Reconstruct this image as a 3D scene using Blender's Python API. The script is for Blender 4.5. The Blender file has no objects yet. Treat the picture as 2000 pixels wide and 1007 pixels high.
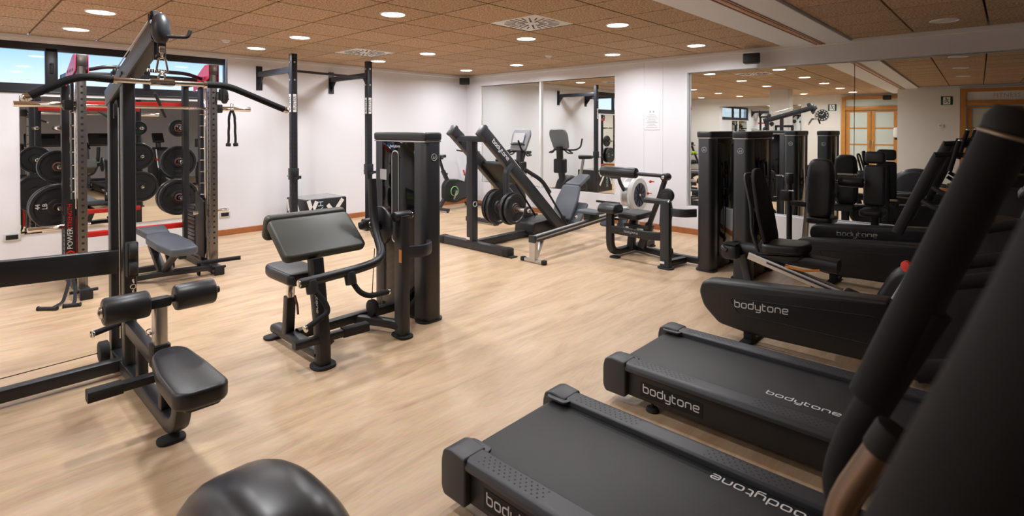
import bpy, bmesh, math, random
from mathutils import Vector as V, Matrix as Mx
R_ = random.Random(7)
PI = math.pi
scene = bpy.context.scene
COL = scene.collection

# ---------------------------------------------------------------- camera
cam_d = bpy.data.cameras.new('camera'); cam = bpy.data.objects.new('camera', cam_d); COL.objects.link(cam)
scene.camera = cam
CAM = V((7.930, -7.179, 1.4765))
cam.location = CAM
cam.rotation_euler = (PI/2 - 0.0115, 0, 0.750)
cam_d.sensor_fit = 'HORIZONTAL'; cam_d.sensor_width = 36.0
cam_d.lens = 36.0*1049.9/2000.0
cam_d.shift_y = -(503.5-262.0)/2000.0
cam_d.clip_start = 0.03; cam_d.clip_end = 200
cam_d.dof.use_dof = True; cam_d.dof.focus_distance = 4.0; cam_d.dof.aperture_fstop = 4.5

# ---------------------------------------------------------------- world and exposure
w = bpy.data.worlds.new('world'); scene.world = w; w.use_nodes = True
nt = w.node_tree; nt.nodes.clear()
wo = nt.nodes.new('ShaderNodeOutputWorld'); bg = nt.nodes.new('ShaderNodeBackground')
tc = nt.nodes.new('ShaderNodeTexCoord'); sep = nt.nodes.new('ShaderNodeSeparateXYZ'); rp = nt.nodes.new('ShaderNodeValToRGB')
nt.links.new(tc.outputs['Generated'], sep.inputs[0]); nt.links.new(sep.outputs['Z'], rp.inputs[0])
e = rp.color_ramp.elements
e[0].position = 0.0; e[0].color = (0.88, 0.95, 1.0, 1)
e[1].position = 0.14; e[1].color = (0.16, 0.45, 0.95, 1)
x_ = rp.color_ramp.elements.new(0.055); x_.color = (0.74, 0.88, 1.0, 1)
nt.links.new(rp.outputs[0], bg.inputs[0]); bg.inputs[1].default_value = 1.5
nt.links.new(bg.outputs[0], wo.inputs[0])
scene.view_settings.view_transform = 'Standard'; scene.view_settings.look = 'None'
scene.view_settings.exposure = 0.0; scene.view_settings.gamma = 1.0; scene.view_settings.use_curve_mapping = False
LAMP_W = 15.5      # watts of each lit downlight
CEIL = 2.5

# ---------------------------------------------------------------- materials
MATS = {}
def lin(c): return tuple(((v/12.92) if v <= .04045 else ((v+.055)/1.055)**2.4) for v in c)
def mat(name, col, rough=.5, metal=0., bump=0., bscale=300., spec=.5, emit=None, estr=0., var=0., vscale=6., coat=0.):
    if name in MATS: return MATS[name]
    m = bpy.data.materials.new(name); m.use_nodes = True; MATS[name] = m
    n = m.node_tree.nodes; l = m.node_tree.links; b = n['Principled BSDF']
    b.inputs['Base Color'].default_value = (*col, 1); b.inputs['Roughness'].default_value = rough
    b.inputs['Metallic'].default_value = metal; b.inputs['Specular IOR Level'].default_value = spec
    if coat: b.inputs['Coat Weight'].default_value = coat
    if emit: b.inputs['Emission Color'].default_value = (*emit, 1); b.inputs['Emission Strength'].default_value = estr
    if bump or var:
        t = n.new('ShaderNodeTexCoord')
        if bump:
            z = n.new('ShaderNodeTexNoise'); z.inputs['Scale'].default_value = bscale; z.inputs['Detail'].default_value = 3
            k = n.new('ShaderNodeBump'); k.inputs['Strength'].default_value = bump; k.inputs['Distance'].default_value = .002
            l.new(t.outputs['Object'], z.inputs['Vector']); l.new(z.outputs['Fac'], k.inputs['Height']); l.new(k.outputs[0], b.inputs['Normal'])
        if var:
            z2 = n.new('ShaderNodeTexNoise'); z2.inputs['Scale'].default_value = vscale; z2.inputs['Detail'].default_value = 4
            mx = n.new('ShaderNodeMix'); mx.data_type = 'RGBA'
            mx.inputs[6].default_value = (*[c*(1-var) for c in col], 1); mx.inputs[7].default_value = (*[min(1, c*(1+var)) for c in col], 1)
            l.new(t.outputs['Object'], z2.inputs['Vector']); l.new(z2.outputs['Fac'], mx.inputs[0]); l.new(mx.outputs[2], b.inputs['Base Color'])
    return m
M_black = mat('black powder coat', (.0125, .013, .015), .40, bump=.12, bscale=500)
M_char = mat('charcoal plastic', (.026, .0275, .033), .40, bump=.1, bscale=700)
M_vinyl = mat('black vinyl', (.016, .0168, .020), .38, bump=.15, bscale=260)
M_olive = mat('dark olive vinyl', (.048, .050, .040), .45, bump=.15, bscale=260)
M_vinyl_sheen = mat('vinyl with painted grey sheen', (.075, .085, .105), .40, bump=.15, bscale=260)  # rower and leg press pads greyed in colour for the lights they reflect
M_foam = mat('black foam', (.0065, .0066, .0085), .7, bump=.4, bscale=900, spec=.35)
M_gloss = mat('gloss black panel', (.003, .003, .0035), .05, spec=.28)
M_dark = mat('matte black', (.006, .006, .007), .6)
M_rubber = mat('rubber black', (.013, .013, .014), .7)
M_char_lit = mat('charcoal plastic painted ceiling lit', (.038, .041, .050), .42, bump=.1, bscale=700)  # charcoal plastic; ceiling light on the rails is put into the lighter colour
M_belt = mat('treadmill belt', (.017, .0175, .018), .52, bump=.25, bscale=160, var=.2, vscale=9)
M_chrome = mat('chrome', (.80, .79, .77), .12, 1.)
M_steel = mat('brushed steel', (.56, .55, .53), .30, 1., bump=.05, bscale=90)
M_gun = mat('gunmetal steel', (.27, .25, .235), .32, 1., bump=.05, bscale=90)
M_alu = mat('aluminium', (.62, .62, .63), .38, 1.)
M_bolt = mat('bolt steel', (.70, .70, .70), .25, 1.)
M_red = mat('red enamel', (.62, .020, .012), .35)
M_dred = mat('dark red iron', (.13, .045, .035), .5)
M_red_glow = mat('red plate with painted glow', (.62, .03, .10), .35)  # red plates; pink of glow and bright reflections is put into the colour
M_wall = mat('painted wall', (.775, .775, .815), .85, bump=.08, bscale=60, var=.015, vscale=1.5)
M_wallw = mat('cream painted wall', (.74, .72, .68), .85, bump=.08, bscale=60)
M_trimw = mat('white trim paint', (.80, .79, .79), .55)
M_base = mat('stained skirting wood', (.40, .135, .045), .35, var=.25, vscale=14)
M_wood = mat('orange door wood', (.50, .215, .040), .38, var=.2, vscale=9)
M_frost = mat('frosted pane', (.55, .60, .55), .45)
M_white = mat('white print', (.82, .82, .82), .5)
M_grey = mat('grey print', (.42, .42, .43), .5)
M_lgrey = mat('light grey plastic', (.62, .62, .60), .42)
M_paper = mat('paper sheet', (.78, .78, .80), .8)
M_green = mat('exit sign green', (.010, .075, .040), .4)
M_lime = mat('lime rubber', (.42, .62, .02), .5)
M_gring = mat('green ring', (.30, .62, .26), .45)
M_dgreen = mat('dark green plastic', (.006, .014, .007), .45)
M_orange = mat('orange metal', (.72, .24, .03), .35)
M_wframe = mat('black window frame', (.012, .014, .020), .4)
M_cloth = mat('dark cloth', (.015, .017, .024), .9)
M_skin = mat('skin', (.52, .30, .20), .55)
M_hair = mat('brown hair', (.05, .028, .016), .6)
M_tan = mat('tan sleeve', (.30, .18, .08), .9)
M_plate = mat('black iron plate', (.018, .018, .020), .36)
M_screen = mat('dark screen', (.010, .012, .015), .12)
M_off = mat('unlit lamp diffuser', (.72, .70, .67), .6)
M_lamp = mat('lit lamp diffuser', (1, 1, 1), .5, emit=(1.0, .98, .97), estr=22.)
M_led = mat('red display', (.3, .01, .01), .4, emit=(1., .03, .02), estr=1.5)

def special():
    # mirror
    m = bpy.data.materials.new('mirror'); m.use_nodes = True; n = m.node_tree.nodes; n.clear()
    o = n.new('ShaderNodeOutputMaterial'); g = n.new('ShaderNodeBsdfGlossy'); g.inputs['Roughness'].default_value = 0.0
    g.inputs['Color'].default_value = (.84, .86, .835, 1); m.node_tree.links.new(g.outputs[0], o.inputs[0]); MATS['mirror'] = m
    # window glass: thin pane
    m = bpy.data.materials.new('window glass'); m.use_nodes = True; n = m.node_tree.nodes; n.clear(); l = m.node_tree.links
    o = n.new('ShaderNodeOutputMaterial'); g = n.new('ShaderNodeBsdfGlossy'); g.inputs['Roughness'].default_value = 0.03
    t = n.new('ShaderNodeBsdfTransparent'); t.inputs[0].default_value = (.93, .96, 1, 1)
    lw = n.new('ShaderNodeLayerWeight'); f0 = n.new('ShaderNodeMath'); f0.operation = 'POWER'; f0.inputs[1].default_value = 5
    f = n.new('ShaderNodeMath'); f.operation = 'MULTIPLY_ADD'; f.inputs[1].default_value = .9; f.inputs[2].default_value = .035; x = n.new('ShaderNodeMixShader')
    l.new(lw.outputs['Facing'], f0.inputs[0]); l.new(f0.outputs[0], f.inputs[0]); l.new(f.outputs[0], x.inputs[0]); l.new(t.outputs[0], x.inputs[1]); l.new(g.outputs[0], x.inputs[2]); l.new(x.outputs[0], o.inputs[0]); MATS['glass'] = m
    # floor: streaky linoleum
    m = mat('streaky linoleum floor', (.6, .45, .3), .40); n = m.node_tree.nodes; l = m.node_tree.links; b = n['Principled BSDF']
    t = n.new('ShaderNodeTexCoord'); mp = n.new('ShaderNodeMapping'); mp.inputs['Scale'].default_value = (5.5, .9, 1)
    z = n.new('ShaderNodeTexNoise'); z.inputs['Scale'].default_value = 1.6; z.inputs['Detail'].default_value = 9; z.inputs['Roughness'].default_value = .66; z.inputs['Distortion'].default_value = .7
    r = n.new('ShaderNodeValToRGB'); ee = r.color_ramp.elements
    ee[0].position = .30; ee[0].color = (.455, .300, .175, 1); ee[1].position = .72; ee[1].color = (.680, .500, .330, 1)
    q = ee.new(.50); q.color = (.590, .418, .262, 1)
    mp2 = n.new('ShaderNodeMapping'); mp2.inputs['Scale'].default_value = (40, 7, 1)
    z2 = n.new('ShaderNodeTexNoise'); z2.inputs['Scale'].default_value = 2.; z2.inputs['Detail'].default_value = 5
    mx = n.new('ShaderNodeMix'); mx.data_type = 'RGBA'; mx.blend_type = 'SOFT_LIGHT'; mx.inputs[0].default_value = .35
    l.new(t.outputs['Object'], mp.inputs[0]); l.new(mp.outputs[0], z.inputs['Vector']); l.new(z.outputs['Fac'], r.inputs[0])
    l.new(t.outputs['Object'], mp2.inputs[0]); l.new(mp2.outputs[0], z2.inputs['Vector'])
    l.new(r.outputs[0], mx.inputs[6]); l.new(z2.outputs['Color'], mx.inputs[7]); l.new(mx.outputs[2], b.inputs['Base Color'])
    # ceiling tile: pressed wood wool
    m = mat('wood wool tile', (.4, .27, .16), .9); n = m.node_tree.nodes; l = m.node_tree.links; b = n['Principled BSDF']
    t = n.new('ShaderNodeTexCoord'); z = n.new('ShaderNodeTexNoise'); z.inputs['Scale'].default_value = 62; z.inputs['Detail'].default_value = 4; z.inputs['Roughness'].default_value = .75
    r = n.new('ShaderNodeValToRGB'); ee = r.color_ramp.elements
    ee[0].position = .38; ee[0].color = (.235, .135, .068, 1); ee[1].position = .60; ee[1].color = (.70, .49, .305, 1)
    l.new(t.outputs['Object'], z.inputs['Vector']); l.new(z.outputs['Fac'], r.inputs[0])
    oi = n.new('ShaderNodeObjectInfo'); mr = n.new('ShaderNodeMapRange'); mr.inputs[3].default_value = .92; mr.inputs[4].default_value = 1.06
    hs = n.new('ShaderNodeHueSaturation'); l.new(oi.outputs['Random'], mr.inputs[0]); l.new(mr.outputs[0], hs.inputs['Value'])
    l.new(r.outputs[0], hs.inputs['Color']); l.new(hs.outputs[0], b.inputs['Base Color'])
    k = n.new('ShaderNodeBump'); k.inputs['Strength'].default_value = .5; k.inputs['Distance'].default_value = .003
    l.new(z.outputs['Fac'], k.inputs['Height']); l.new(k.outputs[0], b.inputs['Normal'])
special()
M_mirror = MATS['mirror']; M_glass = MATS['glass']; M_floor = MATS['streaky linoleum floor']; M_tile = MATS['wood wool tile']

# ---------------------------------------------------------------- geometry helpers
def fillet(path, r, n=6, closed=False):
    P = [V(p) for p in path]
    if r <= 0 or len(P) < 3: return P
    out = []; N = len(P)
    for i in range(N):
        if not closed and i in (0, N-1): out.append(P[i]); continue
        a, b, c = P[i-1], P[i], P[(i+1) % N]
        d1 = a-b; d2 = c-b
        if d1.angle(d2, PI) > PI-.02: out.append(b); continue
        k = min(r, d1.length*.49, d2.length*.49)
        p0 = b+d1.normalized()*k; p1 = b+d2.normalized()*k
        for j in range(n+1):
            t = j/n; out.append(p0*(1-t)**2+b*2*t*(1-t)+p1*t*t)
    return out
def frame_of(z, up=None):
    z = V(z).normalized()
    up = V(up) if up is not None else (V((0, 0, 1)) if abs(z.z) < .95 else V((0, 1, 0)))
    x = up.cross(z)
    if x.length < 1e-5: x = V((1, 0, 0)).cross(z)
    x.normalize(); y = z.cross(x); return x, y, z
class B:
    """collects shapes for ONE mesh"""
    def __init__(s): s.bm = bmesh.new()
    def _xf(s, vs, M): bmesh.ops.transform(s.bm, matrix=M, verts=vs)
    def box(s, c, d, rot=None, bev=0., seg=2):
        g = bmesh.ops.create_cube(s.bm, size=1.); vs = g['verts']
        s._xf(vs, Mx.Diagonal((*d, 1)))
        if bev > 0:
            es = list({e for v in vs for e in v.link_edges})
            r = bmesh.ops.bevel(s.bm, geom=es, offset=min(bev, min(d)*.49), segments=seg, affect='EDGES', profile=.5)
            vs = list({v for f in r['faces'] for v in f.verts} | {v for v in vs if v.is_valid})
        M = Mx.Translation(c)
        if rot is not None: M = M @ (rot if isinstance(rot, Mx) else Mx.Rotation(rot[2], 4, 'Z') @ Mx.Rotation(rot[1], 4, 'Y') @ Mx.Rotation(rot[0], 4, 'X'))
        s._xf(vs, M); return s
    def sweep(s, path, prof, up=None, closed=False, caps=True):
        P = [V(p) for p in path]; N = len(P); rings = []
        def tan(i):
            if closed: return (P[(i+1) % N]-P[i-1]).normalized()
            a = P[max(i-1, 0)]; b = P[min(i+1, N-1)]
            if 0 < i < N-1: return ((P[i]-a).normalized()+(b-P[i]).normalized()).normalized()
            return (b-a).normalized()
        x, y, z = frame_of(tan(0), up)
        for i in range(N):
            t = tan(i); q = z.rotation_difference(t); x = q @ x; y = q @ y; z = t
            sc = 1.
            if 0 < i < N-1 or closed:
                d = (P[(i+1) % N]-P[i]).normalized(); c = max(.5, d.dot(t)); sc = 1/c
            rings.append([s.bm.verts.new(P[i]+x*(a*1.)+y*(b*1.)) for a, b in prof])
        K = len(prof)
        for i in range(N if closed else N-1):
            A = rings[i]; Bq = rings[(i+1) % N]
            for k in range(K): s.bm.faces.new((A[k], A[(k+1) % K], Bq[(k+1) % K], Bq[k]))
        if caps and not closed:
            s.bm.faces.new(list(reversed(rings[0]))); s.bm.faces.new(rings[-1])
        return s
    def tube(s, path, r, bend=0., seg=12, closed=False, n=5):
        p = fillet(path, bend, n, closed)
        return s.sweep(p, [(r*math.cos(2*PI*k/seg), r*math.sin(2*PI*k/seg)) for k in range(seg)], closed=closed)
    def bar(s, path, w_, h_, up=(0, 0, 1), bend=0., rnd=.0, n=5, closed=False):
        """rectangular section: w_ across, h_ along up"""
        p = fillet(path, bend, n, closed); a, b = w_/2, h_/2; c = min(rnd, a*.98, b*.98)
        if c > 0:
            pr = []
            for (cx, cy, a0) in ((a-c, b-c, 0), (-a+c, b-c, PI/2), (-a+c, -b+c, PI), (a-c, -b+c, 1.5*PI)):
                for k in range(3): pr.append((cx+c*math.cos(a0+k*PI/4), cy+c*math.sin(a0+k*PI/4)))
        else: pr = [(a, b), (-a, b), (-a, -b), (a, -b)]
        return s.sweep(p, pr, up=up, closed=closed)
    def cyl(s, p0, p1, r, r2=None, seg=20, bev=0.):
        p0, p1 = V(p0), V(p1); r2 = r if r2 is None else r2; d = p1-p0; L = d.length
        if bev > 0: pf = [(0, r-bev), (bev*.3, r-bev*.3), (bev, r), (L-bev, r2), (L-bev*.3, r2-bev*.3), (L, r2-bev)]
        else: pf = [(0, r), (L, r2)]
        return s.lathe(pf, p0, d, seg)
    def lathe(s, pf, o, axis, seg=20, capped=True):
        """pf: (height, radius) along axis"""
        x, y, z = frame_of(axis); o = V(o); rg = []
        for h, r in pf:
            rg.append([s.bm.verts.new(o+z*h+(x*math.cos(2*PI*k/seg)+y*math.sin(2*PI*k/seg))*max(r, 1e-4)) for k in range(seg)])
        for A, Bq in zip(rg, rg[1:]):
            for k in range(seg): s.bm.faces.new((A[k], A[(k+1) % seg], Bq[(k+1) % seg], Bq[k]))
        if capped: s.bm.faces.new(list(reversed(rg[0]))); s.bm.faces.new(rg[-1])
        return s
    def prism(s, poly, o, u, v, t, bev=0., rnd=0., seg=2, n=5):
        """2-D outline poly in the axes u,v at origin o, thickness t along u x v (centred)"""
        u = V(u).normalized(); v = V(v).normalized(); nn = u.cross(v).normalized(); v = nn.cross(u); o = V(o)
        pp = [(p.x, p.y) for p in fillet([(a, b, 0) for a, b in poly], rnd, n, True)] if rnd > 0 else poly
        ar = sum(pp[i-1][0]*pp[i][1]-pp[i][0]*pp[i-1][1] for i in range(len(pp)))
        if ar < 0: pp = list(reversed(pp))
        def ring(h, ins):
            if ins == 0: return [s.bm.verts.new(o+u*a+v*b+nn*h) for a, b in pp]
            K = len(pp); out = []
            for i in range(K):
                a = V(pp[i-1]); b = V(pp[i]); c = V(pp[(i+1) % K])
                e1 = (b-a); e2 = (c-b)
                n1 = V((-e1.y, e1.x)); n2 = V((-e2.y, e2.x))
                if n1.length > 1e-9: n1.normalize()
                if n2.length > 1e-9: n2.normalize()
                m = n1+n2
                if m.length > 1e-6: m.normalize(); m = m/max(.55, m.dot(n1))
                p = b+m*ins; out.append(s.bm.verts.new(o+u*p.x+v*p.y+nn*h))
            return out
        hs = [(-t/2, 0), (t/2, 0)]
        if bev > 0:
            bv = min(bev, t*.49); hs = []
            for k in range(seg+1):
                a = PI/2*k/seg; hs.append((-t/2+bv*(1-math.sin(a)), bv*(1-math.cos(a))))
            hs = [(-t/2+bv*(1-math.sin(PI/2*k/seg)), bv*(1-math.cos(PI/2*k/seg))) for k in range(seg, -1, -1)]
            hs += [(-h, i) for h, i in reversed(hs)]
        rg = [ring(h, i) for h, i in hs]; K = len(pp)
        for A, Bq in zip(rg, rg[1:]):
            for k in range(K): s.bm.faces.new((A[k], A[(k+1) % K], Bq[(k+1) % K], Bq[k]))
        s.bm.faces.new(list(reversed(rg[0]))); s.bm.faces.new(rg[-1]); return s
    def ball(s, c, r, sc=(1, 1, 1), seg=16):
        g = bmesh.ops.create_uvsphere(s.bm, u_segments=seg, v_segments=max(6, seg//2), radius=r)
        s._xf(g['verts'], Mx.Translation(c) @ Mx.Diagonal((*sc, 1))); return s
    def torus(s, c, axis, R, r, seg=24, k=8):
        x, y, z = frame_of(axis); c = V(c)
        return s.tube([c+(x*math.cos(2*PI*i/seg)+y*math.sin(2*PI*i/seg))*R for i in range(seg)], r, seg=k, closed=True)
    def grid(s, o, u, v, nu, nv, du, dv, r, seg=6):
        """flat dots"""
        u = V(u); v = V(v); o = V(o); nn = u.cross(v).normalized()
        for i in range(nu):
            for j in range(nv):
                c = o+u*(i*du)+v*(j*dv)
                s.bm.faces.new([s.bm.verts.new(c+(u*math.cos(2*PI*k/seg)+v*math.sin(2*PI*k/seg))*r) for k in range(seg)])
        return s
    def mesh(s, name, smooth=True, ang=40):
        bmesh.ops.recalc_face_normals(s.bm, faces=s.bm.faces)
        me = bpy.data.meshes.new(name); s.bm.to_mesh(me); s.bm.free()
        if smooth:
            for p in me.polygons: p.use_smooth = True
            try: me.set_sharp_from_angle(angle=math.radians(ang))
            except Exception: pass
        return me
def obj(name, b, m, parent=None, smooth=True, ang=40):
    me = b.mesh(name, smooth, ang) if isinstance(b, B) else b
    o = bpy.data.objects.new(name, me); COL.objects.link(o)
    if m is not None:
        if not me.materials: me.materials.append(m)
    if parent is not None: o.parent = parent
    return o
def tag(o, label, cat, group=None):
    o['label'] = label; o['category'] = cat
    if group: o['group'] = group
    return o
class Thing:
    """an Empty at the base of a thing; parts are given in world coordinates"""
    def __init__(s, name, label, cat, loc, group=None):
        s.o = bpy.data.objects.new(name, None); COL.objects.link(s.o); s.o.location = loc; s.loc = V(loc)
        s.o.empty_display_size = .1; tag(s.o, label, cat, group)
    def p(s, name, b, m, parent=None, smooth=True, ang=40, local=False):
        if not local: bmesh.ops.translate(b.bm, verts=b.bm.verts, vec=-s.loc)
        return obj(name, b, m, parent or s.o, smooth, ang)
    # one-liners
    def box(s, name, c, d, m, rot=None, bev=.006, parent=None): return s.p(name, B().box(c, d, rot, bev), m, parent)
    def tube(s, name, path, r, m, bend=.05, parent=None, seg=12): return s.p(name, B().tube(path, r, bend, seg), m, parent)
    def bar(s, name, path, w_, h_, m, up=(0, 0, 1), bend=0., rnd=.008, parent=None): return s.p(name, B().bar(path, w_, h_, up, bend, rnd), m, parent)
    def cyl(s, name, p0, p1, r, m, bev=.004, parent=None, seg=20, r2=None): return s.p(name, B().cyl(p0, p1, r, r2, seg, bev), m, parent)
    def prism(s, name, poly, o, u, v, t, m, bev=.008, rnd=.03, parent=None, seg=2): return s.p(name, B().prism(poly, o, u, v, t, bev, rnd, seg), m, parent)
def struct(name, b, m, parent=None, smooth=False):
    o = obj(name, b, m, parent, smooth)
    if parent is None: o['kind'] = 'structure'
    return o
def dup(root, delta=(0, 0, 0), label=None, group=None, rotz=None):
    r = root.copy(); COL.objects.link(r); r.location = root.location+V(delta)
    if rotz is not None: r.rotation_euler.z = rotz
    if label: r['label'] = label
    if group: r['group'] = group
    def rec(a, b):
        for ch in a.children:
            c = ch.copy(); COL.objects.link(c); c.parent = b; rec(ch, c)
    rec(root, r); return r
LET = {'b': (1.0, [[(0, 1.5), (0, 0), (1, 0), (1, 1), (0, 1)]]), 'o': (1.0, [[(0, 0), (1, 0), (1, 1), (0, 1), None]]),
       'd': (1.0, [[(1, 1.5), (1, 0), (0, 0), (0, 1), (1, 1)]]), 'y': (1.0, [[(0, 1), (0, 0), (1, 0)], [(1, 1), (1, -.5), (.1, -.5)]]),
       't': (.62, [[(0, 1.4), (0, 0), (.62, 0)], [(0, 1), (.62, 1)]]), 'n': (1.0, [[(0, 0), (0, 1), (1, 1), (1, 0)]]),
       'e': (1.0, [[(1, 0), (0, 0), (0, 1), (1, 1), (1, .5), (0, .5)]])}
def logo(b, o, u, v, width, word='bodytone', t=.0015):
    """rounded stroke lettering, width in metres along u, upright along v"""
    u = V(u).normalized(); v = V(v).normalized(); nn = u.cross(v)
    tot = sum(LET[c][0] for c in word)+.42*(len(word)-1); k = width/tot; x = 0; o = V(o)
    for c in word:
        wd, strokes = LET[c]
        for st in strokes:
            cl = st[-1] is None; pts = [p for p in st if p is not None]
            path = [o+u*((x+p[0])*k)+v*(p[1]*k) for p in pts]
            b.bar(path, .20*k, t, up=nn, bend=.30*k, rnd=0, n=4, closed=cl)
        x += wd+.42
    return b
def text_mesh(body, size, o, u, v, m, name='lettering', parent=None, loc=None, align='CENTER', ext=.0008):
    cu = bpy.data.curves.new('txt', 'FONT'); cu.body = body; cu.size = size; cu.extrude = ext; cu.align_x = align; cu.align_y = 'CENTER'; cu.resolution_u = 2
    t = bpy.data.objects.new('txt', cu); COL.objects.link(t)
    dg = bpy.context.evaluated_depsgraph_get(); me = bpy.data.meshes.new_from_object(t.evaluated_get(dg)); bpy.data.objects.remove(t); bpy.data.curves.remove(cu)
    u = V(u).normalized(); v = V(v).normalized(); nn = u.cross(v); o = V(o)-(V(loc) if loc is not None else V())
    me.transform(Mx(((u.x, v.x, nn.x, o.x), (u.y, v.y, nn.y, o.y), (u.z, v.z, nn.z, o.z), (0, 0, 0, 1))))
    me.materials.clear(); return obj(name, me, m, parent)
X, Y, Z = V((1, 0, 0)), V((0, 1, 0)), V((0, 0, 1))

# ================================================================ THE ROOM
XE, YS, YD = 10.5, -8.9, -10.9         # east wall, south wall (exit side), deeper south wall
struct('floor', B().box((XE/2, YD/2, -.05), (XE+.6, -YD+.8, .1)), M_floor)
# left wall (x = 0) with the window opening
WY0, WY1, WZ0, WZ1 = -7.62, -4.42, 1.885, 2.425
b = B()
b.box((-.1, (WY1+.3)/2, CEIL/2), (.2, .3-WY1, CEIL)); b.box((-.1, (YD-.2+WY0)/2, CEIL/2), (.2, WY0-YD+.2, CEIL))
b.box((-.1, (WY0+WY1)/2, WZ0/2), (.2, WY1-WY0, WZ0)); b.box((-.1, (WY0+WY1)/2, (WZ1+CEIL)/2), (.2, WY1-WY0, CEIL-WZ1))
struct('wall_left', b, M_wall)
# right wall (y = 0) with the two mirror recesses
ML = (.404, 3.44, .44, 2.285); MR = (4.59, XE, .38, 2.25); WT = .32
b = B()
b.box((ML[0]/2, WT/2, CEIL/2), (ML[0], WT, CEIL)); b.box(((ML[1]+MR[0])/2, WT/2, CEIL/2), (MR[0]-ML[1], WT, CEIL))
for m in (ML, MR):
    b.box(((m[0]+m[1])/2, WT/2, m[2]/2), (m[1]-m[0], WT, m[2])); b.box(((m[0]+m[1])/2, WT/2, (m[3]+CEIL)/2), (m[1]-m[0], WT, CEIL-m[3]))
b.box((XE/2, WT+.03, CEIL/2), (XE, .06, CEIL))
wr = struct('wall_right', b, M_wall)
for x in (3.92, 4.22):                                                     # faint panel joints on the pier
    obj('panel_joint', B().box((x, -.002, 1.25), (.006, .006, 2.4)), M_trimw, wr)
struct('wall_east', B().box((XE+.1, YS/2, CEIL/2), (.2, -YS+.8, CEIL)), M_wall)
b = B()
b.box(((6.15+7.34)/2, YS-.1, CEIL/2), (7.34-6.15, .2, CEIL)); b.box(((9.05+XE)/2, YS-.1, CEIL/2), (XE-9.05, .2, CEIL)); b.box((8.2, YS-.1, 2.47), (1.74, .2, .06))
b.box((6.25, (YS+YD)/2-.1, CEIL/2), (.2, YS-YD, CEIL))
struct('wall_south', b, M_wallw)
struct('wall_back', B().box((3.2, YD-.1, CEIL/2), (6.4, .2, CEIL)), M_wallw)
struct('wall_corridor', B().box((8.3, YS-1.4, CEIL/2), (4.4, .1, CEIL)), M_wallw)
struct('column', B().box((3.78, -7.75, CEIL/2), (.45, .45, CEIL), bev=.01), M_wallw)
# skirting boards
def skirt(name, c, d): struct(name, B().box(c, d, bev=.006), M_base)
skirt('baseboard_left', (.009, -2.30, .04), (.018, 4.60, .08)); skirt('baseboard_right', (XE/2, -.009, .04), (XE-.04, .018, .08))
skirt('baseboard_back', (3.1, YD+.009, .04), (6., .018, .08)); skirt('baseboard_south', (6.75, YS+.009, .04), (1.1, .018, .08))
# cornices and beam
struct('trim_1', B().box((.014, YD/2, 2.472), (.028, -YD, .056), bev=.008), M_trimw)
struct('trim_2', B().box((XE/2, -.014, 2.472), (XE-.06, .028, .056), bev=.008), M_trimw)
bm_ = struct('beam', B().box((6.22, YD/2, 2.535), (.70, -YD-.02, .13), bev=.004), M_trimw)
for x, wd in ((6.215, .012), (6.26, .040), (6.303, .012)):
    obj('wood_strip', B().box((x, YD/2, 2.468), (wd, -YD-.04, .012), bev=.002), M_base if wd < .03 else M_wood, bm_)

# ceiling: dark backing slab, every tile a piece of its own
ceil = struct('ceiling', B().box((XE/2, YD/2, 2.59), (XE+.4, -YD+.8, .1)), M_dark)
xe = [.028]+[.57+.6*k for k in range(9)]+[5.868]; ye = [-.028]+[-.48-.6*k for k in range(18)]+[YD]
xr = [6.572, 7.15, 7.75, 8.35, 8.95]; yr = [-.028]+[-.35-.6*k for k in range(15)]
VENTS = [(4.47, -3.18), (1.47, -3.18)]
TM = {}
def tile(x0, x1, y0, y1):
    dx, dy = round(x1-x0-.017, 4), round(y1-y0-.017, 4)
    if (dx, dy) not in TM:
        me = B().box((0, 0, 0), (dx, dy, .030)).mesh('ceiling_tile', False); me.materials.append(M_tile); TM[dx, dy] = me
    o = bpy.data.objects.new('ceiling_tile', TM[dx, dy]); COL.objects.link(o); o.parent = ceil; o.location = ((x0+x1)/2, (y0+y1)/2, 2.512)
for i in range(len(xe)-1):
    for j in range(len(ye)-1):
        cx, cy = (xe[i]+xe[i+1])/2, (ye[j]+ye[j+1])/2
        if any(abs(cx-a)+abs(cy-c) < .1 for a, c in VENTS): continue
        tile(xe[i], xe[i+1], ye[j+1], ye[j])
for i in range(len(xr)-1):
    for j in range(len(yr)-1): tile(xr[i], xr[i+1], yr[j+1], yr[j])
b = B()
for k in range(3):
    for j in range(len(yr)-1):
        x0 = 8.95+.517*k; b.box((x0+.26, (yr[j]+yr[j+1])/2, 2.512), (.506, yr[j]-yr[j+1]-.011, .024))
o = obj('ceiling_tile_field', b, M_tile, ceil, False); o['kind'] = 'stuff'

# ---------------------------------------------------------------- downlights
def lamp(x, y, lit, label):
    t = Thing('ceiling_light', label, 'ceiling light', (x, y, CEIL), 'round downlights' if lit else 'unlit round lamps')
    rg = B().lathe([(0, .118), (-.010, .116), (-.014, .104), (-.010, .100), (0, .100)], (0, 0, 0), Z, 28, capped=False)
    t.p('trim_ring', rg, M_trimw, local=True)
    t.p('diffuser', B().lathe([(-.006, .0), (-.009, .06), (-.007, .101), (.0, .101)], (0, 0, 0), Z, 28, capped=False), M_lamp if lit else M_off, local=True)
    if lit:
        l = bpy.data.lights.new('lamp_light', 'AREA'); l.shape = 'DISK'; l.size = .19; l.energy = LAMP_W; l.color = (.965, .975, 1.0); l.spread = math.radians(165)
        lo = bpy.data.objects.new('lamp_light', l); COL.objects.link(lo); lo.parent = t.o; lo.location = (0, 0, -.018)
    return t
ORD = ('first', 'second', 'third', 'fourth', 'fifth', 'sixth', 'seventh', 'eighth')
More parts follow.
